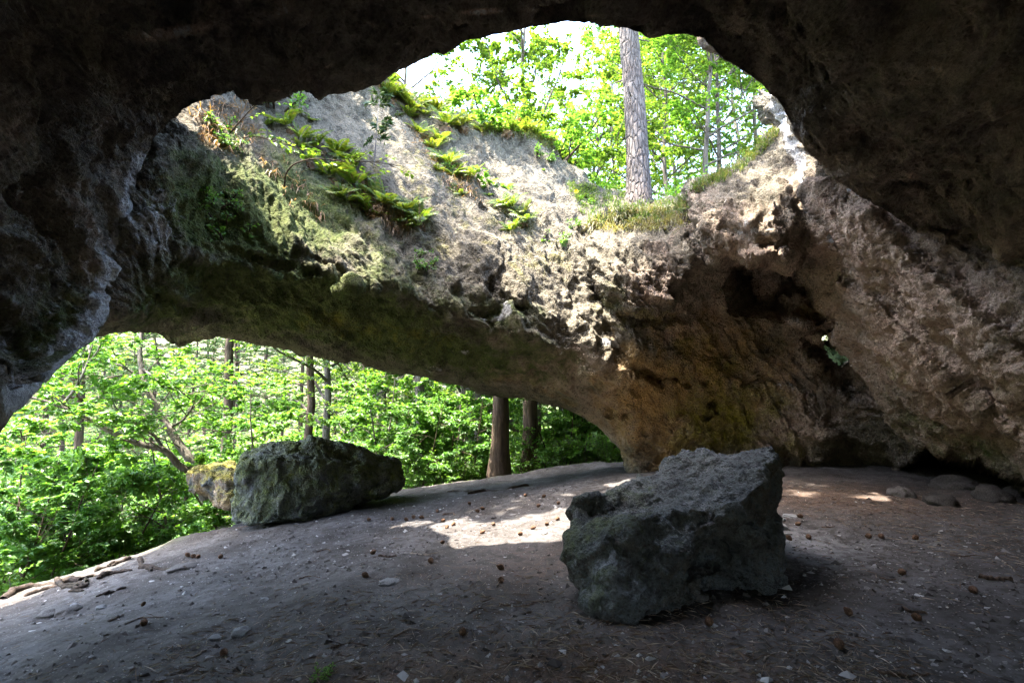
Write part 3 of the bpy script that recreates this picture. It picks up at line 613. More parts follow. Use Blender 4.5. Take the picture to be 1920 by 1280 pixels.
def tall_tree(seed, h, r0, crown0, spread, limbs, leaves, size, lean=(0, 0), subs=6, twigs=4, rise=.75):
    g = Grower(seed); top = np.array([lean[0], lean[1], h])
    k = 12; t = np.linspace(0, 1, k)[:, None]; P = t*top+np.concatenate([g.r.normal(0, .012*h, (k, 2))*t*(1-.3*t), np.zeros((k, 1))], 1)
    R = r0*(1-.8*t[:, 0]**.9); R[0] *= 1.35; g.paths.append((P, R))
    for j in range(limbs):
        f = crown0+(1-crown0)*((j+.6*g.r.random())/limbs); i = min(f*(k-1), k-1.01); b = int(i); p = P[b]+(P[b+1]-P[b])*(i-b)
        az = j*2.4+g.r.normal(0, .4); d = np.array([math.cos(az), math.sin(az), rise*(.35+.9*f)])
        L = spread*(1.15-.75*abs((f-crown0)/(1-crown0)-.25))*(.75+.4*g.r.random())
        g.limb(p, d, L, max(r0*.42*(1-f*.6), .02), subs, twigs, leaves, size, .12)
    return g.meshes()
def understory(seed, h, stems, spread, leaves, size, limbs=7, subs=5, twigs=3, r0=.05, lean=.35):
    g = Grower(seed)
    for s_ in range(stems):
        az = s_*6.28/stems+g.r.normal(0, .5); d = np.array([math.cos(az)*lean, math.sin(az)*lean, 1]); b = np.array([math.cos(az), math.sin(az), 0])*.12*(stems > 1)
        P, R = g.branch(b-np.array([0, 0, .15]), d, h*(.75+.35*g.r.random()), r0, 10, .10, .05)
        for j in range(limbs):
            f = .25+.75*(j+.5*g.r.random())/limbs; i = min(int(f*9), 8); a2 = j*2.4+g.r.normal(0, .5)
            g.limb(P[i], np.array([math.cos(a2), math.sin(a2), .3+.2*g.r.random()]), spread*(.6+.5*g.r.random())*(1.15-.5*f), max(R[i]*.5, .008), subs, twigs, leaves, size, -.03, .28)
    return g.meshes()
def bush(seed, h, stems, leaves, size):
    g = Grower(seed)
    for s_ in range(stems):
        az = g.r.random()*6.28; l = .25+.6*g.r.random()
        P, R = g.branch([math.cos(az)*.15, math.sin(az)*.15, -.1], [math.cos(az)*l, math.sin(az)*l, 1], h*(.5+.55*g.r.random()), .014, 8, .16, .02)
        for j in range(6):
            i = 2+int(g.r.random()*5); ax = unit(P[i+1]-P[i]); sd = unit(np.cross(ax, g.r.normal(0, 1, 3)))
            P2, _ = g.branch(P[i], ax*.4+sd, h*(.15+.22*g.r.random()), .006, 5, .25, 0); g.spray(P2, leaves, size, .4, start=.1)
        g.spray(P[3:], leaves, size, .4)
    return g.meshes()
def pine_mesh(seed, h, r0, crown0, spread, whorls=14):
    g = Grower(seed); k = 12; t = np.linspace(0, 1, k)[:, None]; P = np.concatenate([g.r.normal(0, .006*h, (k, 2))*t, t*h], 1)
    R = r0*(1-.75*t[:, 0]); R[0] *= 1.2; g.paths.append((P, R))
    for j in range(whorls):
        f = crown0+(1-crown0)*j/whorls; z = f*h; n = 4
        for q in range(n):
            az = j*1.1+q*6.28/n+g.r.normal(0, .25); L = spread*(1.1-(j/whorls)*.8)*(.7+.5*g.r.random())
            P2, R2 = g.branch([0, 0, z], [math.cos(az), math.sin(az), .15], L, max(.05*(1-f)+.02, .02), 7, .12, .1)
            for m in range(5):
                i = 2+int(g.r.random()*4); ax = unit(P2[i+1]-P2[i] if i < 6 else P2[i]-P2[i-1]); sd = unit(np.cross(ax, [0, 0, 1]))*(1 if m % 2 else -1)
                P3, _ = g.branch(P2[i], ax+sd, L*.3, .012, 4, .2, .1); g.spray(P3, 26, .16, .9, 1.2, -.1)
            g.spray(P2[3:], 30, .16, .9, 1.2, -.1)
    return g.meshes(width=.13)

def plant(name, tm, lm, mt, ml, loc, label, cat, group=None, rz=0.0, scale=1.0):
    o = thing(name, loc, label, cat, group, rz, scale)
    link("trunk" if name != "bush" else "stems", tm, mt, o)
    if lm is not None: link("crown" if name != "bush" else "foliage", lm, ml, o)
    return o
def spot(px, d):
    r = rays(px, 700.0); x, y = float(r[0]*d), float(d); p = drop_ground(x, y); return Vector((x, y, p.z-.03))
def retag(o, label, group): o["label"] = label; o["group"] = group; return o
# ------------------------------------------------------------------ hilltop behind the ledge, with its pine
def hill_z(x, y):
    P = np.stack([np.asarray(x, float), np.asarray(y, float), 0*np.asarray(x, float)], -1)
    return 5.55+.06*(P[..., 1]-11)+.10*np.maximum(P[..., 0]-3.0, 0)+.25*fbm(P*.35, 3, 61)
def build_hilltop():
    ys = np.linspace(11.0, 46, 90); f = np.linspace(0, 1, 80); Y, Fr = np.meshgrid(ys, f, indexing='ij')
    X0 = .262*Y+.15*np.sin(Y*1.3)+.1; X = X0+Fr*(26-X0); Z = hill_z(X, Y)
    P = np.stack([X, Y, Z], -1)
    sk = P[:, :1].copy(); sk[..., 2] = -9; sk[..., 0] += .3; P = np.concatenate([sk, P], 1)
    fr = P[:1].copy(); fr[..., 2] = 3.0; fr[..., 1] += .6; bk = P[-1:].copy(); bk[..., 2] = -9; P = np.concatenate([fr, P, bk], 0)
    me = mesh_from("hillside", P.reshape(-1, 3), grid_faces(P.shape[0], P.shape[1])[:, ::-1])
    for nm, v in (("litter", 1), ("needles", 0), ("pale", 0)): attr(me, nm, np.full(P.shape[0]*P.shape[1], float(v)))
    return me
hill = link("hillside", build_hilltop(), M_ground, kind="structure", label="wooded hilltop ground behind the grassy rock ledge")
def hspot(px, d):
    x = float(rays(px, 400.0)[0]*d); return Vector((x, d, float(hill_z(np.array(x), np.array(d)))-.05))

def big_pine():
    b = at(1198, 372, 11.5); tp = at(1178, 60, 11.9); ax = (tp-b)/(tp[2]-b[2]); H = 15.0
    nu, nv = 260, 72; z = np.linspace(-.5, H, nu); a = np.linspace(0, 2*np.pi, nv, endpoint=False)
    Z, A = np.meshgrid(z, a, indexing='ij'); R = .265*(1-.028*Z)*(1+.25*np.exp(-np.maximum(Z+.1, 0)/.35))
    Q = np.stack([np.cos(A)*R*9, np.sin(A)*R*9, Z*2.2], -1)
    R = R+.013*(ridged(Q*1.1, 3, 5)+.5*fbm(Q*2.5, 3, 6)); c = ax[None, None]*Z[..., None]
    P = np.stack([np.cos(A)*R, np.sin(A)*R, 0*R], -1)+c+np.stack([.04*np.sin(Z*.7), 0*Z, 0*Z], -1)
    i, j = np.meshgrid(np.arange(nu-1), np.arange(nv), indexing='ij'); Fq = np.stack([i*nv+j, i*nv+(j+1) % nv, (i+1)*nv+(j+1) % nv, (i+1)*nv+j], -1).reshape(-1, 4)
    tm = mesh_from("trunk", P.reshape(-1, 3), Fq)
    o = thing("pine_tree", Vector(b), "thick bare pale pine trunk rising from the grassy ledge under the skylight", "tree")
    t = NT("plated_pine_bark"); v = t.coord(); vs = t.map(v, (7, 7, 1.5)); vo = t.voro(t.map(v, (9, 9, 2.2)), 1.3, 'DISTANCE_TO_EDGE'); n = t.noise(vs, 1.6, 8, .7, .5)
    c = t.mix(t.ramp(n, (.35, 0.), (.65, 1.)), (.085, .069, .06), (.19, .165, .145)); c = t.mix(t.math('MULTIPLY', t.ramp(vo, (.0, 1.), (.08, 0.)), .55), c, (.07, .055, .047)); c = t.mix(t.ramp(t.noise(v, 1.1, 5, .6), (.45, 0.), (.62, .55)), c, (.13, .10, .085))
    link("trunk", tm, t.done(c, .9, t.bump(t.math('ADD', n, t.ramp(vo, (0., 0.), (.15, 1.))), .9, .05), .15), o)
    g = Grower(901)
    for q in range(30):  # last six limbs are extra, added out of view to dapple the bulge
        f = q/24 if q < 24 else (q-24)/24; z = 7.2+7.0*f; az = q*2.4 if q < 24 else math.radians(212+42*((q*.618) % 1)); L = 5.0*(1-.6*f)*(.8+.4*g.r.random())*(1 if q < 24 else 1.15); p = ax*z
        P2, R2 = g.branch(p, [math.cos(az), math.sin(az), .12], L, .07*(1-f)+.02, 9, .14, .08)
        for m in range(9):
            i = 2+int(g.r.random()*6); a2 = unit(P2[i]-P2[i-1]); sd = unit(np.cross(a2, [0, 0, 1]))*(1 if m % 2 else -1)
            P3, _ = g.branch(P2[i], a2+sd, L*.3, .012, 4, .2, .1); g.spray(P3, 40, .20, .9, 1.2, -.1)
    for z, az in ((1.9, -.2), (3.1, 2.6), (4.2, .4), (5.0, 3.4), (2.5, 4.3)):
        gs = Grower(int(z*10)); gs.branch(ax*z, [math.cos(az), math.sin(az), .1], .36+.12*gs.r.random()+.2*(z > 4), .028, 4, .1, 0, .014); link("branch_stub", tube_mesh("branch_stub", gs.paths), M_bark, o)
    for z, az in ((6.5, 228), (6.8, 236), (7.1, 232), (7.3, 224), (6.9, 241)):  # unseen limbs added to block sun from the right floor
        az = math.radians(az); P2, R2 = g.branch(ax*z, [math.cos(az), math.sin(az), .03], 6.2, .07, 9, .05, .0)
        for m in range(14):
            i = 4+int(g.r.random()*4.9); a2 = unit(P2[i]-P2[i-1]); sd = unit(np.cross(a2, [0, 0, 1]))*(1 if m % 2 else -1)
            P3, _ = g.branch(P2[i], a2+sd, 1.0, .012, 4, .2, .05); g.spray(P3, 70, .24, .9, 1.2, -.1)
    tm2, lm2 = g.meshes(width=.14); link("branches", tm2, M_bark, o); link("crown", lm2, M_pine, o)
big_pine()

# ------------------------------------------------------------------ the wood
TT = [tall_tree(100+k, 17, .22, .28, 4.6, 19, 32, .15, ((-.8, .5), (1.0, 0), (.2, -.7))[k]) for k in range(3)]
UN = [understory(200+k, 5.2, 1, 2.4, 26, .125, 11, 6, 4) for k in range(3)]
UM = [understory(220+k, 4.2, 3, 1.7, 22, .115, 7, 5, 4, .035, .4) for k in range(2)]
BU = [bush(240+k, 1.7, 18, 22, .09) for k in range(3)]
PN = [pine_mesh(260+k, 19, .20, .55, 2.6) for k in range(2)]
BT = tall_tree(330, 9.2, .27, .5, 3.2, 10, 15, .16, (.2, 0), 6, 4, .5)
ASH = [tall_tree(300+k, 11, .12, .22, 3.6, 18, 29, .13, ((.9, 0), (-.6, .3), (.2, .2))[k], 6, 4, .9) for k in range(3)]

# trees rooted on the slope, whose crowns fill the left part of the skylight
for px, d, k, rz, sc, lab in [
    (800, 17.5, 0, .4, 1.0, "tall leafy tree with crooked limbs just behind the fern-topped crest"),
    (905, 20.0, 1, 2.1, 1.05, "tall tree with wide airy crown above the middle of the rock crest"),
    (1010, 17.0, 2, 4.0, .98, "tall yellow-green tree beside the pine, behind the dip of the crest"),
    (1085, 23.0, 0, 3.1, 1.12, "tall tree farther back, seen just left of the pine trunk"),
    (700, 23.0, 2, 1.2, 1.0, "tall tree behind the crest, mostly hidden by the cave brow"),
    (770, 28.0, 2, .7, 1.25, "tall tree in the second row behind the left end of the crest"),
    (870, 30.0, 0, 3.3, 1.3, "tall tree in the second row behind the middle of the crest"),
    (965, 27.0, 1, 1.4, 1.25, "tall tree in the second row behind the low hump of the crest"),
    (1060, 31.0, 2, 5.0, 1.35, "tall tree in the second row, left of the pine trunk"),
    (610, 19.0, 1, 5.2, .92, "forest tree whose grey trunk stands left of centre in the lower opening")]:
    plant("broadleaf_tree", *TT[k], M_bark, M_leafy, spot(px, d), lab, "tree", "tall trees behind the rock arch", rz, sc)
for px, d, k, rz, sc, lab in [
    (1316, 14.5, 0, .2, .82, "slender tree with straight grey stem right of the pine trunk"),
    (1352, 15.5, 1, 1.6, .80, "dark stemmed tree next to the slender tree, at the right end of the skylight"),
    (1255, 18.5, 2, 3.0, .95, "airy tree standing behind and just right of the pine"),
    (1425, 17.0, 0, 4.2, .85, "leafy tree over the grassy bank at the right rim"),
    (1160, 22.0, 1, 5.4, 1.0, "tree behind the pine, its crown on both sides of the trunk"),
    (1280, 27.0, 0, 2.2, 1.3, "tall tree in the second row, between the pine and the slender tree"),
    (1210, 30.0, 2, 4.1, 1.4, "tall tree farthest back behind the pine trunk"),
    (1390, 22.0, 2, .9, 1.1, "tree farthest back on the hilltop at the right")]:
    plant("broadleaf_tree", *ASH[k], M_bark, M_leafy if k != 1 else M_leaf, hspot(px, d), lab, "tree", "trees on the hilltop", rz, sc)
for px, d, k, sc, lab in [(1300, 13.2, 0, .8, "low green bush right of the pine foot"), (1250, 14.6, 1, 1.0, "bush behind the pine foot on the ledge"), (1375, 13.4, 2, 1.0, "leafy bush on the grassy bank at the right"),
    (1400, 14.8, 0, 1.3, "larger bush under the leafy tree at the right rim"), (1335, 15.0, 1, 1.2, "bush between the slender tree and the bank")]:
    plant("bush", *BU[k], M_bark, M_leaf, hspot(px, d), lab, "bush", "bushes on the hilltop", rng.random()*6, sc)

# the wood seen through the lower opening
for px, d, k, rz, sc, lab in [
    (165, 13.0, 0, .3, 1.05, "young maple with layered leaves at the left, behind the root tangle"),
    (290, 14.0, 1, 1.9, 1.0, "young maple behind the leaning tree"),
    (470, 14.5, 2, 3.3, 1.0, "young maple above the long boulder's left end"),
    (560, 16.5, 0, 4.4, 1.1, "young maple above the middle of the long boulder"),
    (690, 15.0, 1, 5.3, .95, "young maple right of the long boulder's top"),
    (60, 15.0, 2, .9, 1.15, "young maple at the left margin beside the cave wall"),
    (800, 17.0, 0, 2.7, .9, "young maple under the lowest part of the arch"),
    (1060, 16.5, 1, .5, .85, "young maple behind the second brown trunk"),
    (400, 19.0, 0, 5.9, 1.3, "taller maple farther down behind the leaning tree"),
    (230, 19.0, 2, 2.2, 1.35, "taller maple far back at the left"),
    (900, 20.0, 2, 4.0, 1.0, "maple far back between the boulder and the brown trunks"),
    (640, 21.0, 1, 1.1, 1.3, "maple far back above the long boulder"),
    (520, 13.0, 1, 2.0, .85, "low maple right behind the long boulder"), (740, 13.6, 0, 3.0, .75, "low maple at the right tip of the long boulder"), (350, 12.6, 2, 4.2, .95, "maple whose sprays hang behind the two leaning limbs"),
    (960, 16.0, 2, 1.5, .85, "low maple behind the pair of brown trunks"), (120, 11.6, 0, 5.0, 1.0, "maple with sprays hanging beside the cave wall at the left"), (850, 15.2, 1, .2, .85, "low maple left of the pair of brown trunks")]:
    plant("maple_tree", *UN[k], M_bark, M_leaf, spot(px, d), lab, "tree", "young maples in the wood", rz, sc)
for px, d, k, rz, sc, lab in [
    (20, 9.3, 0, .3, .95, "multi-stemmed sapling at the lower left corner of the wood"),
    (95, 10.3, 1, 1.4, .9, "sapling with thin dark stems next to the root tangle"),
    (215, 11.2, 0, 2.9, .85, "sapling between the root tangle and the leaning tree"),
    (790, 13.8, 1, .8, .75, "dark green sapling right of the long boulder"),
    (870, 14.5, 0, 3.9, .8, "sapling left of the first brown trunk"),
    (1050, 14.6, 1, 5.0, .72, "sapling with arching stem right of the brown trunks"),
    (1120, 15.0, 0, 2.0, .8, "sapling against the foot of the arch pillar"),
    (150, 12.5, 1, 4.4, 1.0, "sapling behind the root tangle")]:
    plant("sapling", *UM[k], M_barkd, M_leafd, spot(px, d), lab, "sapling", "saplings at the edge of the wood", rz, sc)
for px, d, k, sc, lab in [
    (10, 8.6, 0, .9, "bush in the left corner below the roots"), (60, 9.6, 1, .9, "bush just beyond the root tangle"), (130, 10.2, 2, .9, "bush behind the end of the root tangle"), (200, 10.6, 0, .8, "low bush left of the path edge"),
    (260, 11.5, 1, .9, "bush below the leaning tree"), (330, 11.8, 2, .7, "bush under the smaller mossy boulder"), (100, 12.3, 0, 1.3, "tall bush at the left behind the saplings"), (235, 13, 1, 1.2, "tall bush below the young maples"),
    (800, 13.3, 1, .85, "bush touching the right end of the long boulder"), (850, 13.6, 2, .8, "bush with bare dark stems beyond the floor edge"), (905, 14.2, 0, .7, "low bush left of the first brown trunk"), (965, 14.6, 1, .8, "bush between the two brown trunks"),
    (1030, 14.3, 2, .85, "bush right of the second brown trunk"), (1090, 14.2, 0, .85, "bush near the arch pillar"), (1140, 14.0, 1, .7, "small bush at the foot of the arch pillar"), (740, 14, 0, .8, "bush behind the long boulder's right end")]:
    plant("bush", *BU[k], M_barkd, M_leafd if k else M_leaf, spot(px, d), lab, "bush", "bushes at the edge of the wood", rng.random()*6, sc)
for px, d, rz, lab in [(935, 13.4, 0, "thick brown trunk standing at the floor edge, left of a pair"), (993, 14.6, 1, "thick brown trunk standing right of its twin near the arch pillar")]:
    plant("broadleaf_tree", *BT, M_barkd, M_leaf, spot(px, d), lab, "tree", "dark trunks in the wood", rz, 1.0)
for px, d, rz, sc, lab in [(430, 17, 2, 1.0, "dark straight trunk rising above the long boulder's left end"), (582, 19, 3, 1.0, "dark straight trunk above the middle of the long boulder"), (150, 17.5, 4, 1.0, "greenish trunk standing far left in the wood")]:
    plant("pine_tree", *PN[int(rz) % 2], M_barkd, M_pine, spot(px, d), lab, "tree", "dark trunks in the wood", rz, sc)
def zone_label(s, px, d):
    z = ["at the left margin", "left of the leaning tree", "behind the leaning tree's limbs", "above the long boulder's left half", "above the long boulder's right half", "right of the long boulder", "just left of the brown trunks", "behind the brown trunks", "beside the arch pillar"]
    return s+", "+z[int(np.searchsorted([70, 190, 380, 560, 720, 830, 910, 1030], px))]
far_px = np.linspace(-60, 1190, 46)
for i, px in enumerate(far_px):
    d = 26+34*((i*0.618) % 1); k = i % 2
    plant("pine_tree", *PN[k], M_palebark, M_pine, spot(float(px+rng.normal(0, 12)), d), zone_label("pale slim far pine", px, d), "tree", "pale pines far off in the wood", rng.random()*6, .85+.4*rng.random())
for i, px in enumerate(np.linspace(-40, 1180, 40)):
    d = 21+24*((i*0.382+.2) % 1); k = i % 3
    plant("maple_tree", *UN[k], M_bark, M_leaf, spot(float(px+rng.normal(0, 14)), d), zone_label("light maple far off", px, d), "tree", "maples far off in the wood", rng.random()*6, 1.0+.6*rng.random())

plant("broadleaf_tree", *tall_tree(350, 3.0, .07, .4, 1.2, 11, 44, .15, (1.5, 1.4), 5, 3), M_bark, M_leafy, Vector((-4.7, 6.5, 8.1)), "unseen small tree added on the rock roof to trim the patch of sun", "tree")  # unseen tree added overhead to cut sun off the far floor
SL = tall_tree(360, 9.5, .11, .68, 1.2, 5, 6, .14, (.15, .1), 3, 2)  # unseen slim trunks added to throw shadow stripes on the slab
for i, (x, y, z) in enumerate([(-5.7,8.9,9.6),(-6.0,9.8,9.8),(-5.6,10.8,9.6)]):
    plant("broadleaf_tree", *SL, M_bark, M_leafy, Vector((x, y, z-1.5)), "unseen slim roof tree added to stripe the slab, "+("first", "second", "last")[i]+" of a row going back", "tree", "unseen roof trees added for shadow stripes", i*1.3, 1.0)
def undergrowth():
    r = np.random.default_rng(77); n = 5200; px = r.uniform(-80, 1200, n); d = 15+60*r.random(n)**1.2; B = []; S = []
    for x, y in zip(px, d):
        q = drop_ground(float(rays(x, 700.0)[0]*y), float(y)); B.append(q); S.append(.35+y*.018)
    B = np.array(B); S = np.array(S); m = 26; c = np.repeat(B, m, 0); s = np.repeat(S, m); o = r.normal(0, .5, (n*m, 3))*s[:, None]*np.array([1, 1, .8]); o[:, 2] = np.abs(o[:, 2])
    me = leaf_mesh("undergrowth", c+o, r.normal(0, 1, (n*m, 3))*[1, 1, .3], np.array([0, 0, 1.])+r.normal(0, .4, (n*m, 3)), (.09+.004*c[:, 1])*(.7+.6*r.random(n*m)), r)
    link("undergrowth", me, M_leaf, kind="stuff", label="light green undergrowth covering the slopes below and beyond the cave")
undergrowth()
# mossy outcrop seen through the small window in the right wall
oc = [Vector(at(*map(float, p))) for p in [(1500,720,12.2),(1640,720,12.2),(1530,640,12.4),(1575,652,12.3),(1610,690,12.2),(1500,800,12),(1650,800,12),(1560,640,14),(1500,720,14),(1650,720,14)]]
me_o, co, nr = boulder_mesh("boulder", oc, .05, (.12, .10, .05, .01), [], 5, 63)
for nm, w in (("moss", .85+0*nr[:, 2]), ("soot_shade", 0*nr[:, 2]), ("white", 0*nr[:, 2]), ("warm", 0*nr[:, 2]), ("ochre", 0*nr[:, 2]), ("lime", 0*nr[:, 2])): attr(me_o, nm, w)
link("boulder", me_o, M_bould, label="mossy rock outside, seen through the small window in the right wall", cat="boulder")
plant("bush", *BU[1], M_bark, M_leaf, atv(1570, 640, 13.3), "green leaves above the rock, seen through the small window", "bush", None, 0, .8)
for i, px in enumerate(np.linspace(-30, 1170, 26)):
    d = 27+16*((i*0.618+.3) % 1); plant("maple_tree", *UN[i % 3], M_bark, M_leaf, spot(float(px+rng.normal(0, 14)), d), zone_label("tall maple at the back", px, d), "tree", "tall maples at the back of the wood", rng.random()*6, 1.9+.5*rng.random())
# leaning tree at the smaller boulder: two limbs
def leaning_tree():
    g = Grower(411); D = 10.6
    def path(L, r0, r1): P = catmull(at(*np.array(L, float).T), 26); g.paths.append((P, np.linspace(r0, r1, 26))); return P
    A = path([(385,935,10.7),(372,885,10.6),(345,845,10.7),(315,800,10.9),(292,762,11.0),(270,715,11.2),(262,660,11.4),(268,610,11.6),(280,560,11.8)], .105, .03)
    B = path([(366,890,10.5),(335,872,10.3),(310,845,10.1),(262,832,9.9),(205,808,9.7),(150,778,9.5),(100,757,9.3),(45,742,9.1),(-20,735,9.0)], .075, .014)
    C = path([(308,842,10.2),(285,812,10.1),(250,790,10.0),(215,782,9.9),(180,790,9.8)], .035, .01)
    E = path([(322,800,10.9),(345,785,10.8),(362,760,10.7),(368,740,10.6)], .03, .008)
    G_ = path([(268,715,11.2),(235,690,11.0),(190,680,10.8),(140,690,10.5)], .03, .008)
    H = path([(266,690,11.3),(300,715,11.0),(340,735,10.7),(380,740,10.4)], .025, .006)
    I = path([(115,760,9.4),(140,730,9.5),(160,690,9.6),(175,640,9.7)], .03, .008)
    for P, n in ((A, 9), (B, 12), (C, 5), (E, 4), (G_, 5), (H, 5), (I, 5)):
        for j in range(n):
            i = int(6+(len(P)-8)*(j+.5*g.r.random())/n) if P is not C else int(4+20*j/n); i = min(i, len(P)-2); ax = unit(P[i+1]-P[i]); sd = unit(np.cross(ax, [0, 0, 1.0]))*(1 if j % 2 else -1)
            g.limb(P[i], ax*.6+sd*.8+np.array([0, 0, .2]), 1.1+.5*g.r.random(), .014, 4, 3, 9, .125, -.03, .25)
    tm, lm = g.meshes()
    o = thing("leaning_tree", Vector((0, 0, 0)), "leaning tree with two long bare limbs growing beside the smaller mossy boulder", "tree"); link("trunk", tm, M_bark, o); link("crown", lm, M_leaf, o)
leaning_tree()
# ------------------------------------------------------------------ ferns, grass and small plants on the rock
def frond_cloud(seed, n, L, droop, upz, pinnae=15, spread=1.0):
    r = np.random.default_rng(seed); pos, dr, nr, sz, paths = [], [], [], [], []
    for q in range(n):
        az = q*2.4+r.normal(0, .3); l = L*(.65+.5*r.random()); h = np.array([math.cos(az), math.sin(az), 0])*spread
        d = unit(h+np.array([0, 0, upz*(.6+.7*r.random())])); p = np.array([0, 0, 0.]); pts = [p]; k = 9
        for i in range(k):
            d = unit(d+np.array([0, 0, -droop*(.5+i/k)])+r.normal(0, .04, 3)); p = p+d*l/k; pts.append(p)
        P = np.array(pts); paths.append((P, np.linspace(.004, .0012, len(P))))
        t = np.linspace(.12, .98, pinnae); i = np.minimum((t*k).astype(int), k-1); f = (t*k-i)[:, None]; c = P[i]*(1-f)+P[i+1]*f
        ax = unit(P[i+1]-P[i]); sd = unit(np.cross(ax, [0, 0, 1.0])+1e-6); up = np.cross(sd, ax)
        w = l*.21*np.sin(np.pi*np.clip(t*.86+.12, 0, 1))**.8
        for s in (-1, 1):
            pos.append(c); dr.append(sd*s+ax*.35-up*.12); nr.append(up+r.normal(0, .12, up.shape)); sz.append(w*(.85+.3*r.random(pinnae)))
    return paths, leaf_mesh("fronds", np.concatenate(pos), np.concatenate(dr), np.concatenate(nr), np.concatenate(sz), r, .17, .03)
FERN = []
for k in range(4):
    pa, fm = frond_cloud(500+k, 11, .70, .13, 1.5, 19); pd, dm = frond_cloud(520+k, 13, .55, .45, .15)
    FERN.append((fm, tube_mesh("stalks", pa, 4), dm))
def aim(o, nrm, up=.75, out=.7):
    z = (Vector((0, 0, 1))*up+nrm*out).normalized(); q = z.to_track_quat('Z', 'X'); o.rotation_mode = 'QUATERNION'
    o.rotation_quaternion = q @ Matrix.Rotation(random.random()*6.28, 3, 'Z').to_quaternion()
def fern(px, py, sc, label, group, k):
    p, n = on_wall(px, py)
    if p is None or p.y > 16: return
    if n.dot(Vector(CAM)-p) < 0: n = -n
    o = thing("fern", p-n*.03, label, "fern", group, 0, sc); aim(o, n)
    fm, st, dm = FERN[k % 4]; f = link("fronds", fm, M_fern, o); link("stalks", st, M_dead, f); link("dead_fronds", dm, M_dead, o, label="withered brown fronds hanging below the green ones")
def along(pl, n, jx, jy):
    P = catmull(pl, n); return [(float(x+random.uniform(-jx, jx)), float(y+random.uniform(-jy, jy))) for x, y in P]
ORD = "leftmost second third fourth fifth sixth seventh eighth ninth tenth eleventh twelfth thirteenth fourteenth fifteenth sixteenth seventeenth eighteenth nineteenth".split()
def nth(i, n): return "leftmost" if i == 0 else "rightmost" if i == n-1 else ORD[i]+" from the left,"
c = 0
for pl, n, jx, jy, s0, s1, lab, grp in [
    ([(716,160),(760,185),(800,205),(850,225),(895,250)], 19, 22, 15, .5, 1.0, "yellow-green fern along the top of the sunlit slab", "ferns along the crest"),
    ([(745,195),(790,245),(830,285),(872,330),(890,360)], 15, 30, 22, .4, .85, "browned fern in the band below the crest ferns", "ferns below the crest"),
    ([(905,240),(940,245),(985,242),(1025,262)], 8, 8, 4, .5, .7, "small fern on the crest hump behind the slab", "ferns on the hump of the crest"),
    ([(510,195),(560,240),(600,275),(640,310)], 12, 34, 20, .4, .85, "fern in the upper crack beside the shaded slab", "ferns in the upper crack"),
    ([(640,320),(690,350),(730,385),(770,425)], 14, 30, 20, .4, .8, "fern in the lower crack where sun meets shade", "ferns in the lower crack"),
    ([(945,385),(985,400),(960,435)], 5, 14, 10, .45, .65, "small reddish fern in the sunlit slab's middle pocket", "ferns in the middle pocket"),
    ([(625,370),(665,380),(700,400)], 4, 14, 8, .45, .6, "dark green fern on the slab under the crack", "ferns under the crack")]:
    for i, (x, y) in enumerate(sorted(along(pl, n, jx, jy))): fern(x, y, 1.1*random.choice((1, 1, .55))*random.uniform(s0, s1), nth(i, n)+" "+lab, grp, c); c += 1
HB = [bush(540+k, .34, 8, 7, .055) for k in range(3)]
for i, (px, py, sc, lab) in enumerate([(1022,292,1.0,"small leafy plant near the right end of the crest"), (1040,450,.9,"small leafy plant left of the ledge block"), (952,425,.8,"small leafy plant below the reddish ferns"), (800,490,.9,"small green plant at the bottom of the fern crack"),
    (520,190,1.5,"bright leafy plant under the cave brow"), (405,228,.8,"small plant high on the shaded slab"), (430,262,.9,"small plant among dry roots on the shaded slab"), (405,368,1.0,"topmost plant of the green strip hanging on the shaded slab"), (420,400,1.0,"middle plant of the green strip hanging on the shaded slab"),
    (436,436,1.1,"lowest plant of the green strip hanging on the shaded slab"), (1085,376,1.0,"leafy plant at the left end of the grassy ledge"), (1075,420,.8,"small plant on the rock edge below the grassy ledge"), (840,310,.9,"leafy plant among the ferns below the crest"), (1240,365,1.0,"leafy plant on the ledge beside the pine foot")]):
    p, n = on_wall(px, py)
    if p is None: continue
    if n.dot(Vector(CAM)-p) < 0: n = -n
    o = thing("small_plant", p-n*.03, lab, "plant", None, 0, sc); aim(o, n, .8, .6); link("stems", HB[i % 3][0], M_barkd, o); link("leaves", HB[i % 3][1], M_leafy if i in (4, 7, 10) else M_leaf, o)
def wall_branch(name, P, r0, sprays, leaves, size, label, mat, seed):
    g = Grower(seed); P = catmull(at(*np.array(P, float).T), 24); g.paths.append((P, np.linspace(r0, r0*.3, 24)))
    for j in range(sprays):
        i = int(8+15*j/sprays); ax = unit(P[min(i+1, 23)]-P[min(i, 22)]); sd = unit(np.cross(ax, [0, 0, 1.0]))*(1 if j % 2 else -1)
        P2, _ = g.branch(P[i], ax*.8+sd*.7, .32+.2*g.r.random(), .006, 6, .15, 0); g.spray(P2, leaves, size, .25)
    tm, lm = g.meshes("leaves"); o = thing(name, Vector((0, 0, 0)), label, "branch"); link("stem", tm, M_barkd, o); link("leaves", lm, mat, o)
wall_branch("leafy_branch", [(533,350,7.75),(537,325,7.6),(552,308,7.5),(590,298,7.5),(640,302,7.6),(700,304,7.7),(752,312,7.8)], .014, 9, 8, .085, "bent bare branch with pale leaves reaching across the fern crack", M_leafy, 611)
wall_branch("leafy_branch", [(430,252,7.3),(455,222,7.2),(480,196,7.1),(500,180,7.0)], .012, 3, 4, .07, "thin dark twig rising to the cave brow on the shaded slab", M_leaf, 612)
wall_branch("leafy_branch", [(455,258,7.4),(480,256,7.2),(510,262,7.1),(545,272,7.0)], .008, 9, 9, .09, "bright green leaf spray hanging over the shaded slab", M_leafy, 613)
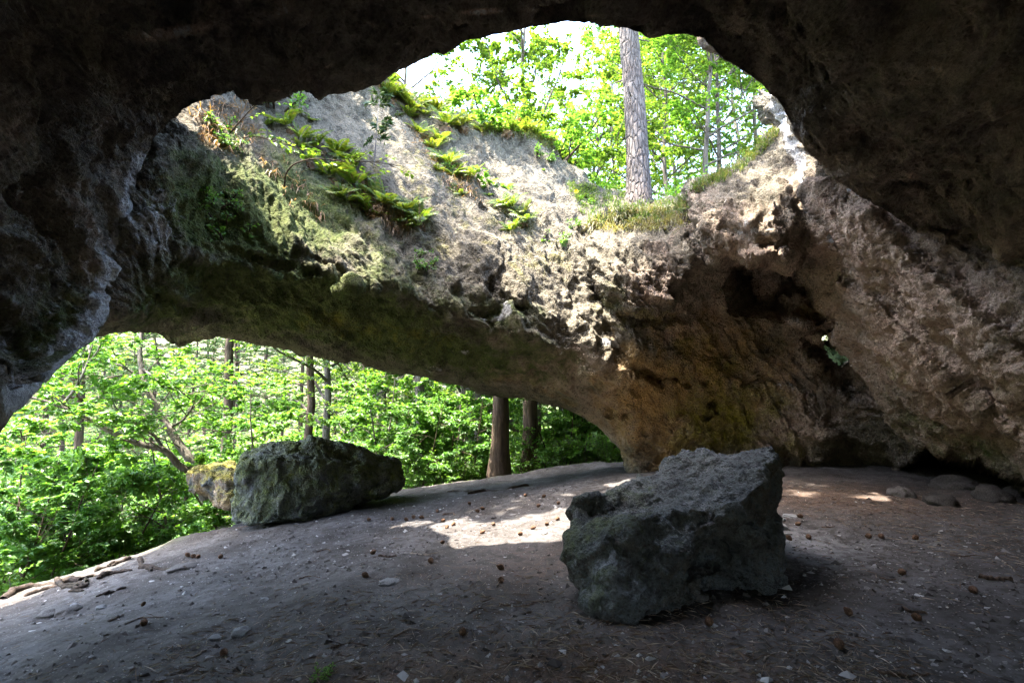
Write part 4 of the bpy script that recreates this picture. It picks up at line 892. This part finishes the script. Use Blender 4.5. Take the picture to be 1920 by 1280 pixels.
def seedling():
    g = Grower(620); P = catmull(at(*np.array([(701,312,9.0),(704,280,8.95),(706,240,9.0),(712,185,9.1)], float).T), 14); g.paths.append((P, np.linspace(.012, .006, 14)))
    for q in (6, 9, 12, 13):
        for m in range(3):
            P2, _ = g.branch(P[q], g.r.normal(0, 1, 3)*[1, .6, .4], .2, .004, 4, .1, .1, .002); g.spray(P2, 34, .15, .9, 1.2, -.2)
    tm, lm = g.meshes("needles", width=.06); o = thing("pine_seedling", Vector((0, 0, 0)), "spindly pine seedling with needle tufts on the sunlit slab", "seedling"); link("stem", tm, M_palebark, o); link("needles", lm, M_pine, o)
seedling()
def grass(name, polys, label, mat, seed):
    r = np.random.default_rng(seed); B, D, L, TN = [], [], [], []
    for poly, n, l0, l1, upw, outw, t0, t1 in polys:
        P = np.array(poly, float); lo, hi = P.min(0), P.max(0); m = 0; tries = 0
        while m < n and tries < n*6:
            tries += 1; x, y = lo+(hi-lo)*r.random(2)
            if poly_sd(poly, np.array([x]), np.array([y]))[0] > 0: continue
            p, nn = on_wall(x, y, 16)
            if p is None: continue
            if nn.dot(Vector(CAM)-p) < 0: nn = -nn
            for q in range(5):
                B.append(np.array(p)-np.array(nn)*.02+r.normal(0, .025, 3)); D.append(np.array(nn)*outw+np.array([0, 0, upw])+r.normal(0, .42, 3)); L.append(r.uniform(l0, l1)); TN.append(r.uniform(t0, t1))
            m += 1
    B, D, L, TN = np.array(B), unit(np.array(D)), np.array(L)[:, None], np.array(TN); n = len(B)
    sd = unit(np.cross(D, [0, 0, 1.0])+r.normal(0, .1, D.shape))*.006; M1 = B+D*L*.5; D2 = unit(D+np.array([0, 0, -.9])); T = M1+D2*L*.5
    V = np.stack([B-sd, B+sd, M1+sd*.8, M1-sd*.8, T], 1).reshape(-1, 3); b = np.arange(n)[:, None]*5
    me = mesh_from(name, V, [b+np.array([[0, 1, 2, 3]]), b+np.array([[3, 2, 4]])], False); attr(me, "tone", np.repeat(TN, 5))
    return link(name, me, mat, kind="stuff", label=label)
grass("grass", [([(1080,352),(1130,350),(1200,360),(1290,372),(1290,400),(1240,415),(1180,425),(1110,430),(1085,400)], 430, .10, .26, .8, .5, 0, .6),
    ([(1140,400),(1290,385),(1285,425),(1230,432),(1150,435),(1095,425)], 330, .18, .34, -.1, .7, .7, 1.0)], "green and straw-coloured grass on the rock ledge at the pine foot", M_grass, 701)
grass("grass", [([(1300,350),(1345,325),(1385,305),(1425,265),(1455,240),(1460,255),(1430,290),(1390,320),(1345,345),(1300,365)], 210, .12, .30, .6, .5, .1, 1.0)], "dry yellowish grass on the bank at the right rim", M_grass, 702)
grass("grass", [([(900,232),(960,234),(1015,245),(1045,270),(1030,285),(1005,265),(950,258),(905,255)], 200, .12, .26, .7, .4, .35, 1.0), ([(1060,340),(1120,352),(1110,380),(1070,372)], 110, .1, .2, .8, .4, .1, .6)], "yellow-green grass along the low part of the crest", M_grass, 703)
grass("grass", [([(360,205),(450,180),(500,200),(490,260),(430,290),(370,260)], 80, .18, .45, -.5, .6, .85, 1.0), ([(480,300),(540,290),(620,420),(560,400)], 40, .15, .3, -.6, .5, .85, 1.0),([(640,330),(760,400),(775,440),(690,400)], 90, .15, .35, -.6, .5, .85, 1.0),([(750,210),(880,330),(905,380),(860,370),(760,250)], 120, .15, .35, -.6, .5, .85, 1.0)], "withered brown grass and rootlets hanging on the slab", M_dead, 704)
# the yellow flower
p, n = on_wall(1080, 378); p = p if p else atv(1080, 378, 11)
o = thing("flower", p, "single yellow flower at the left end of the grassy ledge", "flower")
link("stem", tube_mesh("stem", [(np.array([[0, 0, -.02], [.01, -.02, .12], [.0, -.04, .22]]), np.array([.004, .003, .003]))], 5), M_leaf, o)
a = np.linspace(0, 2*np.pi, 8, endpoint=False); t = NT("yellow_petal"); M_yel = t.done((.75, .45, .01), .6)
link("petals", leaf_mesh("petals", np.tile([0, -.04, .22], (8, 1)), np.stack([np.cos(a), -.6+0*a, np.sin(a)], -1), np.tile([0, -1, .3], (8, 1)), np.full(8, .06), rng, .35, .02), M_yel, o)

# ------------------------------------------------------------------ small things on the cave floor
def on_floor(px, py):
    p, n = on_ground(px, py); return p
def cone_mesh(seed):
    r = np.random.default_rng(seed); nu, nv = 26, 30; u = np.linspace(0, 1, nu); v = np.linspace(0, 2*np.pi, nv, endpoint=False); U, Vv = np.meshgrid(u, v, indexing='ij')
    prof = np.sin(np.pi*np.clip(U*.93+.05, 0, 1))**.75*(1-.35*U); sc = np.abs(np.sin(Vv*4+U*26))*np.abs(np.sin(-Vv*4+U*26))
    R = .030*prof*(.72+.45*sc); P = np.stack([np.cos(Vv)*R, np.sin(Vv)*R, (U-.5)*.072], -1)
    i, j = np.meshgrid(np.arange(nu-1), np.arange(nv), indexing='ij'); Fq = np.stack([i*nv+j, i*nv+(j+1) % nv, (i+1)*nv+(j+1) % nv, (i+1)*nv+j], -1).reshape(-1, 4)
    return mesh_from("pine_cone", P.reshape(-1, 3), Fq)
t = NT("cone_scales"); v = t.coord(); M_cone = t.done(t.mix(t.ramp(t.noise(v, 90, 4, .6), (.35, 0.), (.65, 1.)), (.05, .028, .018), (.20, .115, .07)), .85)
CN = [cone_mesh(k) for k in (1, 2, 3)]
def cone(px, py, lab, grp=None, s=1.0):
    p = on_floor(px, py)
    if p is None: return
    o = link("pine_cone", CN[random.randrange(3)], M_cone, label=lab, cat="pine cone", group=grp); o.location = p+Vector((0, 0, .022*s)); o.scale = (s,)*3
    o.rotation_euler = (random.uniform(1.0, 2.1), random.uniform(-.5, .5), random.uniform(0, 6.28))
for i, (px, py) in enumerate(sorted(L_ := [(692,976),(735,975),(762,976),(775,971),(790,972)])): cone(px, py, nth(i, len(L_))+" pine cone in the loose row right of the long boulder", "row of cones right of the long boulder", 1.05)
for i, (px, py) in enumerate(sorted(L_ := [(352,1043),(362,1045),(371,1046)])): cone(px, py, nth(i, len(L_))+" pine cone in the tight cluster left of the long boulder", "cluster of cones left of the long boulder", 1.1)
for i, (px, py) in enumerate(sorted(L_ := [(880,945),(895,960),(905,955),(985,930),(1020,932),(1047,945),(905,1000),(925,985),(1000,992),(1025,985),(975,1003),(1045,975),(1010,950)])): cone(px, py, nth(i, len(L_))+" pine cone in or just beyond the patch of sun", "cones about the patch of sun", 1.0)
for i, (px, py) in enumerate(sorted(L_ := [(820,960),(830,978),(850,985),(838,990)])): cone(px, py, nth(i, len(L_))+" pine cone in the small group left of the patch of sun", "cones left of the patch of sun", 1.0)
for i, (px, py) in enumerate(sorted(L_ := [(1497,985),(1500,970),(1480,1012),(1516,1009)])): cone(px, py, nth(i, len(L_))+" pine cone beside the right edge of the big dark boulder", "cones right of the big boulder", 1.0)
for i, (px, py) in enumerate(sorted(L_ := [(1628,1008),(1652,1008),(1716,1011)])): cone(px, py, nth(i, len(L_))+" pine cone in the row of three at the right", "row of three cones at the right", 1.05)
for px, py, s, lab in [(414,1046,1.1,"lone pine cone a step right of the tight cluster"), (700,1038,1.0,"pine cone on bare earth below the long boulder's right end"), (808,1055,1.1,"dark pine cone mid-floor"), (938,1067,1.1,"large pine cone left of the big boulder, near the patch of sun"),
    (940,1092,1.0,"pine cone just below another, left of the big boulder"), (685,1082,1.0,"reddish pine cone in the centre left of the floor"), (868,1188,.9,"dark pine cone in the foreground centre"), (270,1171,1.0,"reddish pine cone alone in the left foreground"), (268,1135,.7,"tiny cone between the left stones"),
    (1692,1077,1.1,"pale pine cone on the right floor below the row of three"), (1826,1111,1.1,"pine cone near the right margin by the stick"), (1718,1162,1.0,"dark pine cone at the lower right with a twig behind it"), (1590,1151,1.0,"pine cone lower right of the big boulder's shadow"), (1573,1214,1.1,"pine cone in the right foreground among pale needles"),
    (1330,1172,1.1,"pine cone in front of the big boulder"), (420,1228,.9,"dark pine cone near the bottom left"), (830,1018,.8,"small cone at the left tip of the patch of sun"), (1420,920,.9,"cone behind the big boulder's top right")]: cone(px, py, lab, None, s)
t = NT("loose_stone"); v = t.coord(); nn_ = t.noise(v, 14, 6, .65); M_stone = t.done(t.mix(t.ramp(nn_, (.35, 0.), (.65, 1.)), (.06, .053, .048), (.14, .13, .122)), .9, t.bump(nn_, .6, .01))
t = NT("white_stone"); v = t.coord(); nn_ = t.noise(v, 14, 6, .65); M_wstone = t.done(t.mix(t.ramp(nn_, (.35, 0.), (.65, 1.)), (.13, .13, .13), (.27, .27, .27)), .9, t.bump(nn_, .6, .01))
t = NT('dark_stone'); v = t.coord(); nn_ = t.noise(v, 14, 6, .65); M_dstone = t.done(t.mix(t.ramp(nn_, (.35, 0.), (.65, 1.)), (.03, .026, .024), (.085, .077, .07)), .9, t.bump(nn_, .6, .01))
def stone_mesh(seed, flat):
    bm = bmesh.new(); bmesh.ops.create_icosphere(bm, subdivisions=4, radius=1); P = np.array([v.co for v in bm.verts]); me = bpy.data.meshes.new("stone"); bm.to_mesh(me); bm.free()
    P = P*(1+.30*facet(P*1.1, seed, 12)+.12*fbm(P*2.2, 4, seed))[:, None]*np.array([1, .8, flat]); me.vertices.foreach_set("co", P.astype(np.float32).ravel())
    me.polygons.foreach_set("use_smooth", np.ones(len(me.polygons), bool)); return me
for i, (px, py, r_, fl, m, lab) in enumerate([(1690,930,.16,.75,M_stone,"rounded pale stone at the foot of the rear wall"), (1762,942,.22,.5,M_dstone,"dark flat rock before the low recess at the right"), (1800,915,.34,.5,M_dstone,"large rock lying inside the low recess at the right"), (1860,935,.25,.6,M_dstone,"rock deep in the low recess, nearest its right end"),
    (1482,968,.09,.3,M_wstone,"flat white stone right of the big boulder"), (1462,990,.08,.7,M_wstone,"white stone touching the right edge of the big boulder"), (1460,975,.07,.5,M_wstone,"small white stone behind the right edge of the big boulder"), (108,1150,.16,.3,M_stone,"flat grey stone in the left foreground below the roots"),
    (128,1148,.12,.4,M_stone,"dark hump of stone beside the flat grey stone"), (190,1140,.06,.5,M_wstone,"pale stone right of the flat grey stones"), (450,1187,.07,.5,M_wstone,"pale stone in the left foreground near a twig"), (402,1198,.05,.5,M_wstone,"small pale stone near the bottom left"), (728,1092,.09,.3,M_wstone,"flat pale stone in the centre of the floor"),
    (495,1125,.05,.4,M_wstone,"pale stone alone left of centre"), (1310,1120,.08,.5,M_stone,"stone at the front foot of the big boulder"), (140,1136,.05,.5,M_wstone,"little white stone above the dark hump"), (545,1000,.05,.5,M_stone,"small stone below the long boulder"), (1020,1000,.05,.6,M_wstone,"small stone in the patch of sun"), (1940,930,.3,.6,M_dstone,"rock at the right margin of the low recess"), (340,1068,.20,.22,M_stone,"smooth flat stone half sunk beside the root knob")]):
    p = on_floor(px, py)
    if p is None: continue
    o = link("stone", stone_mesh(30+i, fl), m, label=lab, cat="stone"); o.location = p+Vector((0, 0, r_*fl*.12)); o.scale = (r_,)*3; o.rotation_euler = (0, 0, random.random()*6)
M_twig = bark_material("twig_bark", (.045, .03, .022), (.16, .11, .08), g=0, scale=3)
M_twigp = bark_material("pale_twig", (.16, .12, .09), (.36, .30, .24), g=0, scale=3)
def twig(pts, r0, lab, m=None, lift=.6):
    P = []
    for px, py in pts:
        q = on_floor(px, py)
        if q is None: return
        P.append(np.array(q)+np.array([0, 0, r0*lift]))
    k = max(8, 4*len(P)); Pc = catmull(P, k) if len(P) > 2 else np.linspace(P[0], P[1], k); c = Pc[0].copy(); Pc = Pc-c
    Pc = Pc+rng.normal(0, r0*.35, Pc.shape); o = link("twig", tube_mesh("twig", [(Pc, np.linspace(r0, r0*.55, k))], 6), m or M_twig, label=lab, cat="twig"); o.location = Vector(c)
for pts, r0, lab, m in [([(1838,1084),(1870,1087),(1900,1090)], .022, "thick broken stick near the right margin", M_twig), ([(1880,1052),(1895,1063),(1903,1072)], .008, "pale thin twig above the thick stick at the right", M_twigp), ([(1695,1142),(1718,1150),(1740,1151)], .014, "dark stick beside the cone at the lower right", M_twig),
    ([(360,1235),(375,1225),(388,1217)], .008, "straight pale-cut twig in the left foreground", M_twigp), ([(205,1165),(220,1158),(232,1152)], .008, "dark twig above the lone reddish cone", M_twig), ([(235,1170),(260,1160),(305,1157)], .007, "thin twig lying right of the left stones", M_twig), ([(935,1132),(965,1137),(1003,1132)], .008, "curved twig left of the big boulder's foot", M_twig),
    ([(985,1135),(1005,1128),(1030,1128)], .006, "short twig touching the big boulder's left foot", M_twig), ([(710,1043),(730,1044),(745,1042)], .012, "dark stick in the centre of the floor", M_twig), ([(770,1037),(800,1040),(820,1036)], .008, "pale stick right of the dark centre stick", M_twigp), ([(595,1035),(612,1030),(620,1033)], .010, "forked twig below the long boulder", M_twig),
    ([(830,965),(845,962),(853,966)], .012, "short stick left of the patch of sun", M_twig), ([(1560,1235),(1590,1228),(1600,1222)], .006, "pale twig in the right foreground", M_twigp), ([(1540,988),(1556,989),(1566,986)], .009, "short dark twig right of the big boulder", M_twig), ([(1650,1083),(1665,1087),(1680,1085)], .007, "thin twig beside the pale cone at the right", M_twig),
    ([(320,1266),(350,1258),(372,1240)], .006, "thin twig at the bottom left", M_twig), ([(620,1215),(650,1206),(690,1210)], .007, "twig in the foreground left of centre", M_twig), ([(880,1150),(900,1140),(915,1143)], .006, "thin twig in the foreground centre", M_twig), ([(735,1195),(770,1178),(790,1182)], .006, "pale twig in the foreground centre left", M_twigp),
    ([(1650,1262),(1700,1268),(1740,1264)], .010, "dark stick at the bottom right", M_twig), ([(1270,1225),(1300,1235),(1330,1230)], .006, "pale twig in the foreground before the big boulder", M_twigp), ([(560,1085),(580,1080),(600,1083)], .007, "short twig in the left centre of the floor", M_twig), ([(1780,1040),(1800,1043),(1830,1040)], .007, "thin twig on the reddish needles at the right", M_twig),
    ([(430,985),(450,990),(478,984)], .014, "stick lying under the left end of the long boulder", M_twig), ([(540,1106),(560,1100),(578,1092)], .006, "thin pale twig left of centre", M_twigp), ([(1430,1240),(1450,1225),(1475,1222)], .006, "pale twig at the bottom right of centre", M_twigp)]: twig(pts, r0, lab, m)
# roots at the floor's edge
M_root = bark_material("root_bark", (.022, .016, .013), (.07, .052, .04), g=.1, scale=1.5)
def roots(lines, label, name="tree_root"):
    base = on_floor(*lines[0][0][0]); paths = []
    for pts, r0, r1 in lines:
        P = [np.array(on_floor(x, y)) for x, y in pts]; P = catmull(P, 22)-np.array(base); r0 *= .7; r1 *= .7; P[:, 2] += r0*.1+r0*.5*np.sin(np.linspace(0, 9, 22)); P += rng.normal(0, r0*.16, P.shape); paths.append((P, np.linspace(r0, r1, 22)))
    o = link(name, tube_mesh(name, paths, 9), M_root, label=label, cat="root"); o.location = base
roots([([(8,1122),(40,1106),(80,1096),(112,1092),(150,1088)], .075, .05), ([(45,1118),(75,1108),(100,1100),(130,1096),(158,1098)], .04, .03), ([(105,1086),(125,1098),(150,1090),(160,1100),(135,1106)], .045, .03), ([(112,1094),(132,1086),(152,1084),(162,1092)], .05, .03), ([(118,1102),(140,1100),(155,1108),(130,1108)], .03, .02), ([(150,1088),(175,1080),(200,1078),(235,1071)], .035, .02)], "tangled dark tree roots at the floor's edge at the far left")
roots([([(185,1084),(215,1072),(245,1070)], .05, .02), ([(262,1048),(268,1062),(285,1070)], .05, .03), ([(265,1064),(300,1066),(350,1068)], .05, .03)], "knobbly root rising from the floor between the tangle and the cluster of cones")
roots([([(205,1062),(225,1053),(245,1047)], .05, .04), ([(180,1070),(205,1062),(215,1060)], .04, .03)], "dark root lying under the bushes left of the path edge")
roots([([(195,1115),(215,1108),(235,1102)], .035, .02), ([(182,1118),(195,1113),(205,1112)], .02, .012)], "short bare root in the floor below the knobbly root")
roots([([(880,926),(905,921),(930,920),(965,914),(990,910)], .05, .03), ([(840,922),(870,920),(890,922)], .03, .02)], "root along the floor's edge at the foot of the first brown trunk")
# wire loop on the big boulder
bvh_b = BVHTree.FromPolygons([v.co for v in me_b.vertices], [p.vertices for p in me_b.polygons])
h = bvh_b.ray_cast(Vector(CAM), Vector(rays(1142.0, 958.0)).normalized())
if h[0]:
    a = np.linspace(0, 5.6, 24); q = h[1].to_track_quat('Z', 'Y'); R = np.stack([np.cos(a)*.05+.01*np.sin(3*a), np.sin(a)*.04, .008+.01*np.sin(2*a)], -1)
    t = NT("dark_wire"); o = link("wire_loop", tube_mesh("wire_loop", [(R, np.full(24, .0035))], 6), t.done((.02, .02, .02), .5), label="small dark wire loop lying on top of the big boulder", cat="wire"); o.location = h[0]; o.rotation_mode = 'QUATERNION'; o.rotation_quaternion = q
# what nobody could count: grit, needles, leaf scraps
def scatter(n, polys, seed):
    r = np.random.default_rng(seed); out = []
    for poly, w in polys:
        P = np.array(poly, float); lo, hi = P.min(0), P.max(0); m = 0
        while m < int(n*w):
            x, y = lo+(hi-lo)*r.random(2)
            if poly_sd(poly, np.array([x]), np.array([y]))[0] > 0: continue
            m += 1; p = on_floor(x, y)
            if p is not None and p.y < 14: out.append(p)
    return np.array(out), r
ALLF = [(-60,1120),(150,1090),(440,985),(760,925),(1180,895),(1450,900),(1700,930),(1980,950),(1980,1300),(-60,1300)]
B, r = scatter(5200, [(ALLF, .6), ([(440,985),(760,930),(1100,905),(1060,960),(800,1060),(300,1100)], .3), ([(1470,970),(1750,1000),(1900,1150),(1500,1100)], .1)], 801)
n = len(B); oc_ = np.array([[1, 0, 0], [-1, 0, 0], [0, 1, 0], [0, -1, 0], [0, 0, 1], [0, 0, -1]], float); s = (r.gamma(2, .0042, n)+.003)[:, None, None]
V = B[:, None]+(oc_[None]*(1+r.normal(0, .3, (n, 6, 1)))+r.normal(0, .25, (n, 6, 3)))*s*np.array([1.2, 1, .7])
f = np.array([[0, 2, 4], [2, 1, 4], [1, 3, 4], [3, 0, 4], [2, 0, 5], [1, 2, 5], [3, 1, 5], [0, 3, 5]]); me = mesh_from("gravel", V.reshape(-1, 3), (np.arange(n)[:, None, None]*6+f).reshape(-1, 3), False)
attr(me, "tone", np.repeat(r.random(n)**2, 6)); t = NT("grit"); link("gravel", me, t.done(t.ramp(t.attr("tone"), (.0, (.05, .043, .04)), (.5, (.15, .135, .13)), (1., (.42, .41, .40))), .95), kind="stuff", label="small stones and grit strewn over the cave floor")
def flat_litter(name, n, polys, seed, l0, l1, w, mat, label, curl=.5, fold=.06):
    B, r = scatter(n, polys, seed); n = len(B); az = r.random(n)*6.28; d = np.stack([np.cos(az), np.sin(az), r.normal(0, .16, n)], -1)
    me = leaf_mesh(name, B+np.array([0, 0, .006]), d, np.array([0, 0, 1.])+r.normal(0, curl, (n, 3)), r.uniform(l0, l1, n), r, w, fold); link(name, me, mat, kind="stuff", label=label)
M_needle = leaf_material("dry_needle", (.06, .035, .022), (.16, .10, .065), (.42, .34, .27), .1)
M_scrap = leaf_material("dry_leaf", (.07, .045, .03), (.20, .155, .12), (.52, .50, .47), .15)
flat_litter("pine_needles", 6500, [([(300,1200),(700,1080),(1050,1060),(1100,1180),(1000,1300),(250,1300)], .3), ([(1000,1160),(1480,1120),(1700,1200),(1750,1300),(1000,1300)], .3), ([(1450,905),(1920,940),(1960,1080),(1700,1020),(1480,960)], .22), (ALLF, .18)], 802, .05, .12, .011, M_needle, "dry brown pine needles strewn over the cave floor", .5, .004)
flat_litter("leaf_litter", 1300, [(ALLF, .7), ([(300,1100),(900,1060),(1000,1250),(300,1280)], .15), ([(1480,960),(1900,1000),(1900,1280),(1300,1280)], .15)], 803, .008, .026, .34, M_scrap, "scraps of dry leaves and bark on the cave floor", .7)
# seedling leaf at the bottom edge
p = on_floor(602, 1266); o = thing("small_plant", p, "tiny green seedling alone in the earth at the bottom edge", "plant", None, 0, .25); link("stems", HB[0][0], M_barkd, o); link("leaves", HB[0][1], M_leaf, o)

# repeats that look alike: told apart by their order from the left
byl = {}
for o in SC.objects:
    if o.get("group") in ("pale pines far off in the wood", "maples far off in the wood", "tall maples at the back of the wood"): byl.setdefault(o["label"], []).append(o)
for L_, os_ in byl.items():
    os_.sort(key=lambda q: q.location.x/q.location.y)
    if len(os_) > 1:
        for i, o in enumerate(os_): o["label"] = nth(i, len(os_))+" "+L_
